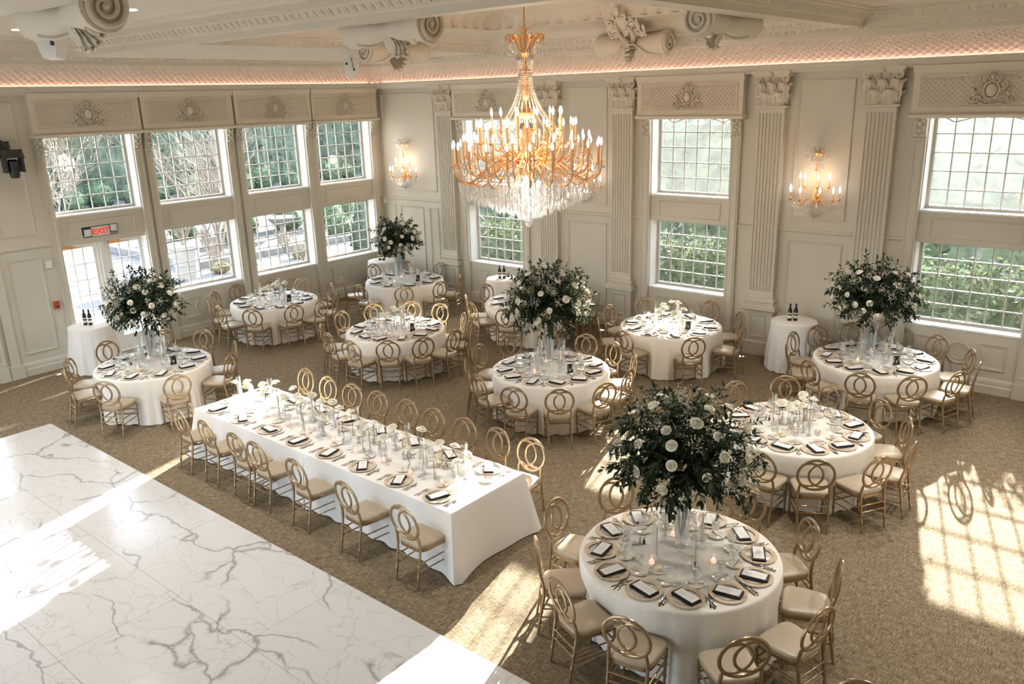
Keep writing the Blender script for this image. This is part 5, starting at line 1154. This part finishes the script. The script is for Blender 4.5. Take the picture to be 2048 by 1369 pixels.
u_ = tag(empty('garden_urn', (-9.7, 3.3, 0)), 'grey stone urn on a foot in the planting bed', 'urn')
m = MB(); m.lathe([(.0, 0), (.22, 0), (.22, .08), (.10, .12), (.08, .40), (.14, .48), (.40, .62), (.50, .74), (.53, .80), (.50, .82), (.42, .78), (.001, .76)], 24); m.build('urn_bowl', CURB, u_, sharp=30)
for i, (x, y, L, lb) in enumerate(((-6.5, -1.3, .85, 'bare tan shrub on the patio beside the white planter'), (-6.4, 1.2, .8, 'bare tan shrub on the patio near the stone urn'), (-5.2, .9, .6, 'small bare shrub outside the corner window'), (-11.5, -.6, .8, 'bare shrub among the dark mulch'), (-10.5, .6, .7, 'second bare shrub among the dark mulch'), (-8.6, 1.0, .7, 'bare shrub in the bed beside the curb'))):
    m = MB(); twigs(m, (0, 0, 0), 12, L, r_, .8, .011, 2); tag(m.build('bare_shrub', TWIG, None, sharp=0, loc=(x, y, -.06), flip=False), lb, 'shrub')
DRYG = leafy('dry_green_leaf', (.20, .19, .10), (.34, .30, .18), .2, .7, 6)
for i, (x, y, lb) in enumerate(((-6.1, -1.5, 'low dry plant beside the white planter'), (-5.7, -.8, 'low dry plant by the first patio shrub'), (-6.0, 1.4, 'low dry plant under the second patio shrub'), (-3.6, .8, 'low pale plant under the corner window'), (-3.4, 1.6, 'second low pale plant under the corner window'))): ball(x, y, .28, DRYG, lb, 260, 'low dry plants', .6, 'low_plant', .05)
def baretree(x, y, h, n, label, fairy=False, seed=1):
    t_ = tag(empty('bare_tree', (x, y, -.06)), label, 'tree'); r_ = random.Random(seed); m = MB(); tips = []
    def br(p, d, L, r, dep):
        P = [Vector(p)]; d = Vector(d).normalized()
        for k in range(6): d = (d+Vector((r_.uniform(-.16, .16), r_.uniform(-.16, .16), r_.uniform(-.06, .10)))).normalized(); P.append(P[-1]+d*L/6)
        m.tube([tuple(q) for q in P], [r*(1-.1*k) for k in range(7)], 5, cap=False); tips.extend(P[2:])
        if dep > 0:
            for k in (2, 3, 4, 5, 6):
                a = r_.uniform(0, 6.28); e = (d+Vector((cos(a), sin(a), r_.uniform(-.1, .5)))*.8).normalized(); br(P[k], e, L*.62, r*.5, dep-1)
    for i in range(n): a = 2*pi*i/n+r_.uniform(-.4, .4); br((0, 0, 0), (cos(a)*.45, sin(a)*.45, 1), h*.6, .05, 3)
    m.build('branches', TWIG, t_, sharp=0, flip=False)
    if fairy:
        f = MB()
        for q in r_.sample(tips, min(170, len(tips))): f.ell(tuple(q), (.016, .016, .016), 6, 4)
        tag(f.build('string_lights', FAIRY, t_, sharp=0, flip=False), kind='stuff')
baretree(-13.5, -3.4, 5.2, 4, 'leafless pale tree strung with tiny lights beyond the door', True, 4)
baretree(-9.0, .2, 4.4, 6, 'leafless multi-stemmed pale tree outside the second window', False, 9)
# planting outside the back wall
hedge('shrub_border', -1.5, 22, 1.2, 2.0, 1.75, 21000, .062, BAMB, 'leafy dark shrub border close outside the back wall windows', 'shrubs', core=False, wob=.20)
m = hedge('shrub_border', -1.5, 22, 3.0, 3.6, 1.5, 4000, .12, EVERG, 'dark inner row of the shrub border behind the broad leaves', 'shrubs', core=True, wob=.12)
hedge('screen_of_trees', -6, 30, 9.0, 10.5, 4.25, 9000, .20, EVERG, 'pale screen of evergreen trees beyond the back wall', 'trees')
for i, (x, y, n, lb) in enumerate(((9.2, 4.8, 2, 'slender tan-trunked tree outside the middle window'), (14.3, 4.9, 5, 'multi-trunked pink-barked tree outside the last window'), (3.9, 4.9, 2, 'slender tree behind the chandelier window'))):
    t_ = tag(empty('garden_tree', (x, y, -.06)), lb, 'tree'); r_ = random.Random(20+i); m = MB(); fo = MB()
    for k in range(n):
        a = r_.uniform(0, 6.28); P = [Vector((0, 0, 0))]; d = Vector((cos(a)*.28, sin(a)*.12, 1)).normalized()
        for q in range(7): d = (d+Vector((r_.uniform(-.12, .12), r_.uniform(-.06, .06), .02))).normalized(); P.append(P[-1]+d*.43)
        m.tube([tuple(q) for q in P], [.035-.003*q for q in range(8)], 7, cap=False); twigs(m, P[5], 4, .9, r_, .9, .008, 1); twigs(m, P[7], 3, .7, r_, .9, .006, 1)
        cards(fo, [(P[r_.randrange(4, 8)]+Vector((r_.gauss(0, .35), r_.gauss(0, .25), r_.gauss(0, .25))), (0, 0, 1)) for _ in range(70)], .05, r_)
    m.build('trunk', BARK, t_, sharp=0, flip=False); fo.build('foliage', BAMB, t_, sharp=0, flip=False)
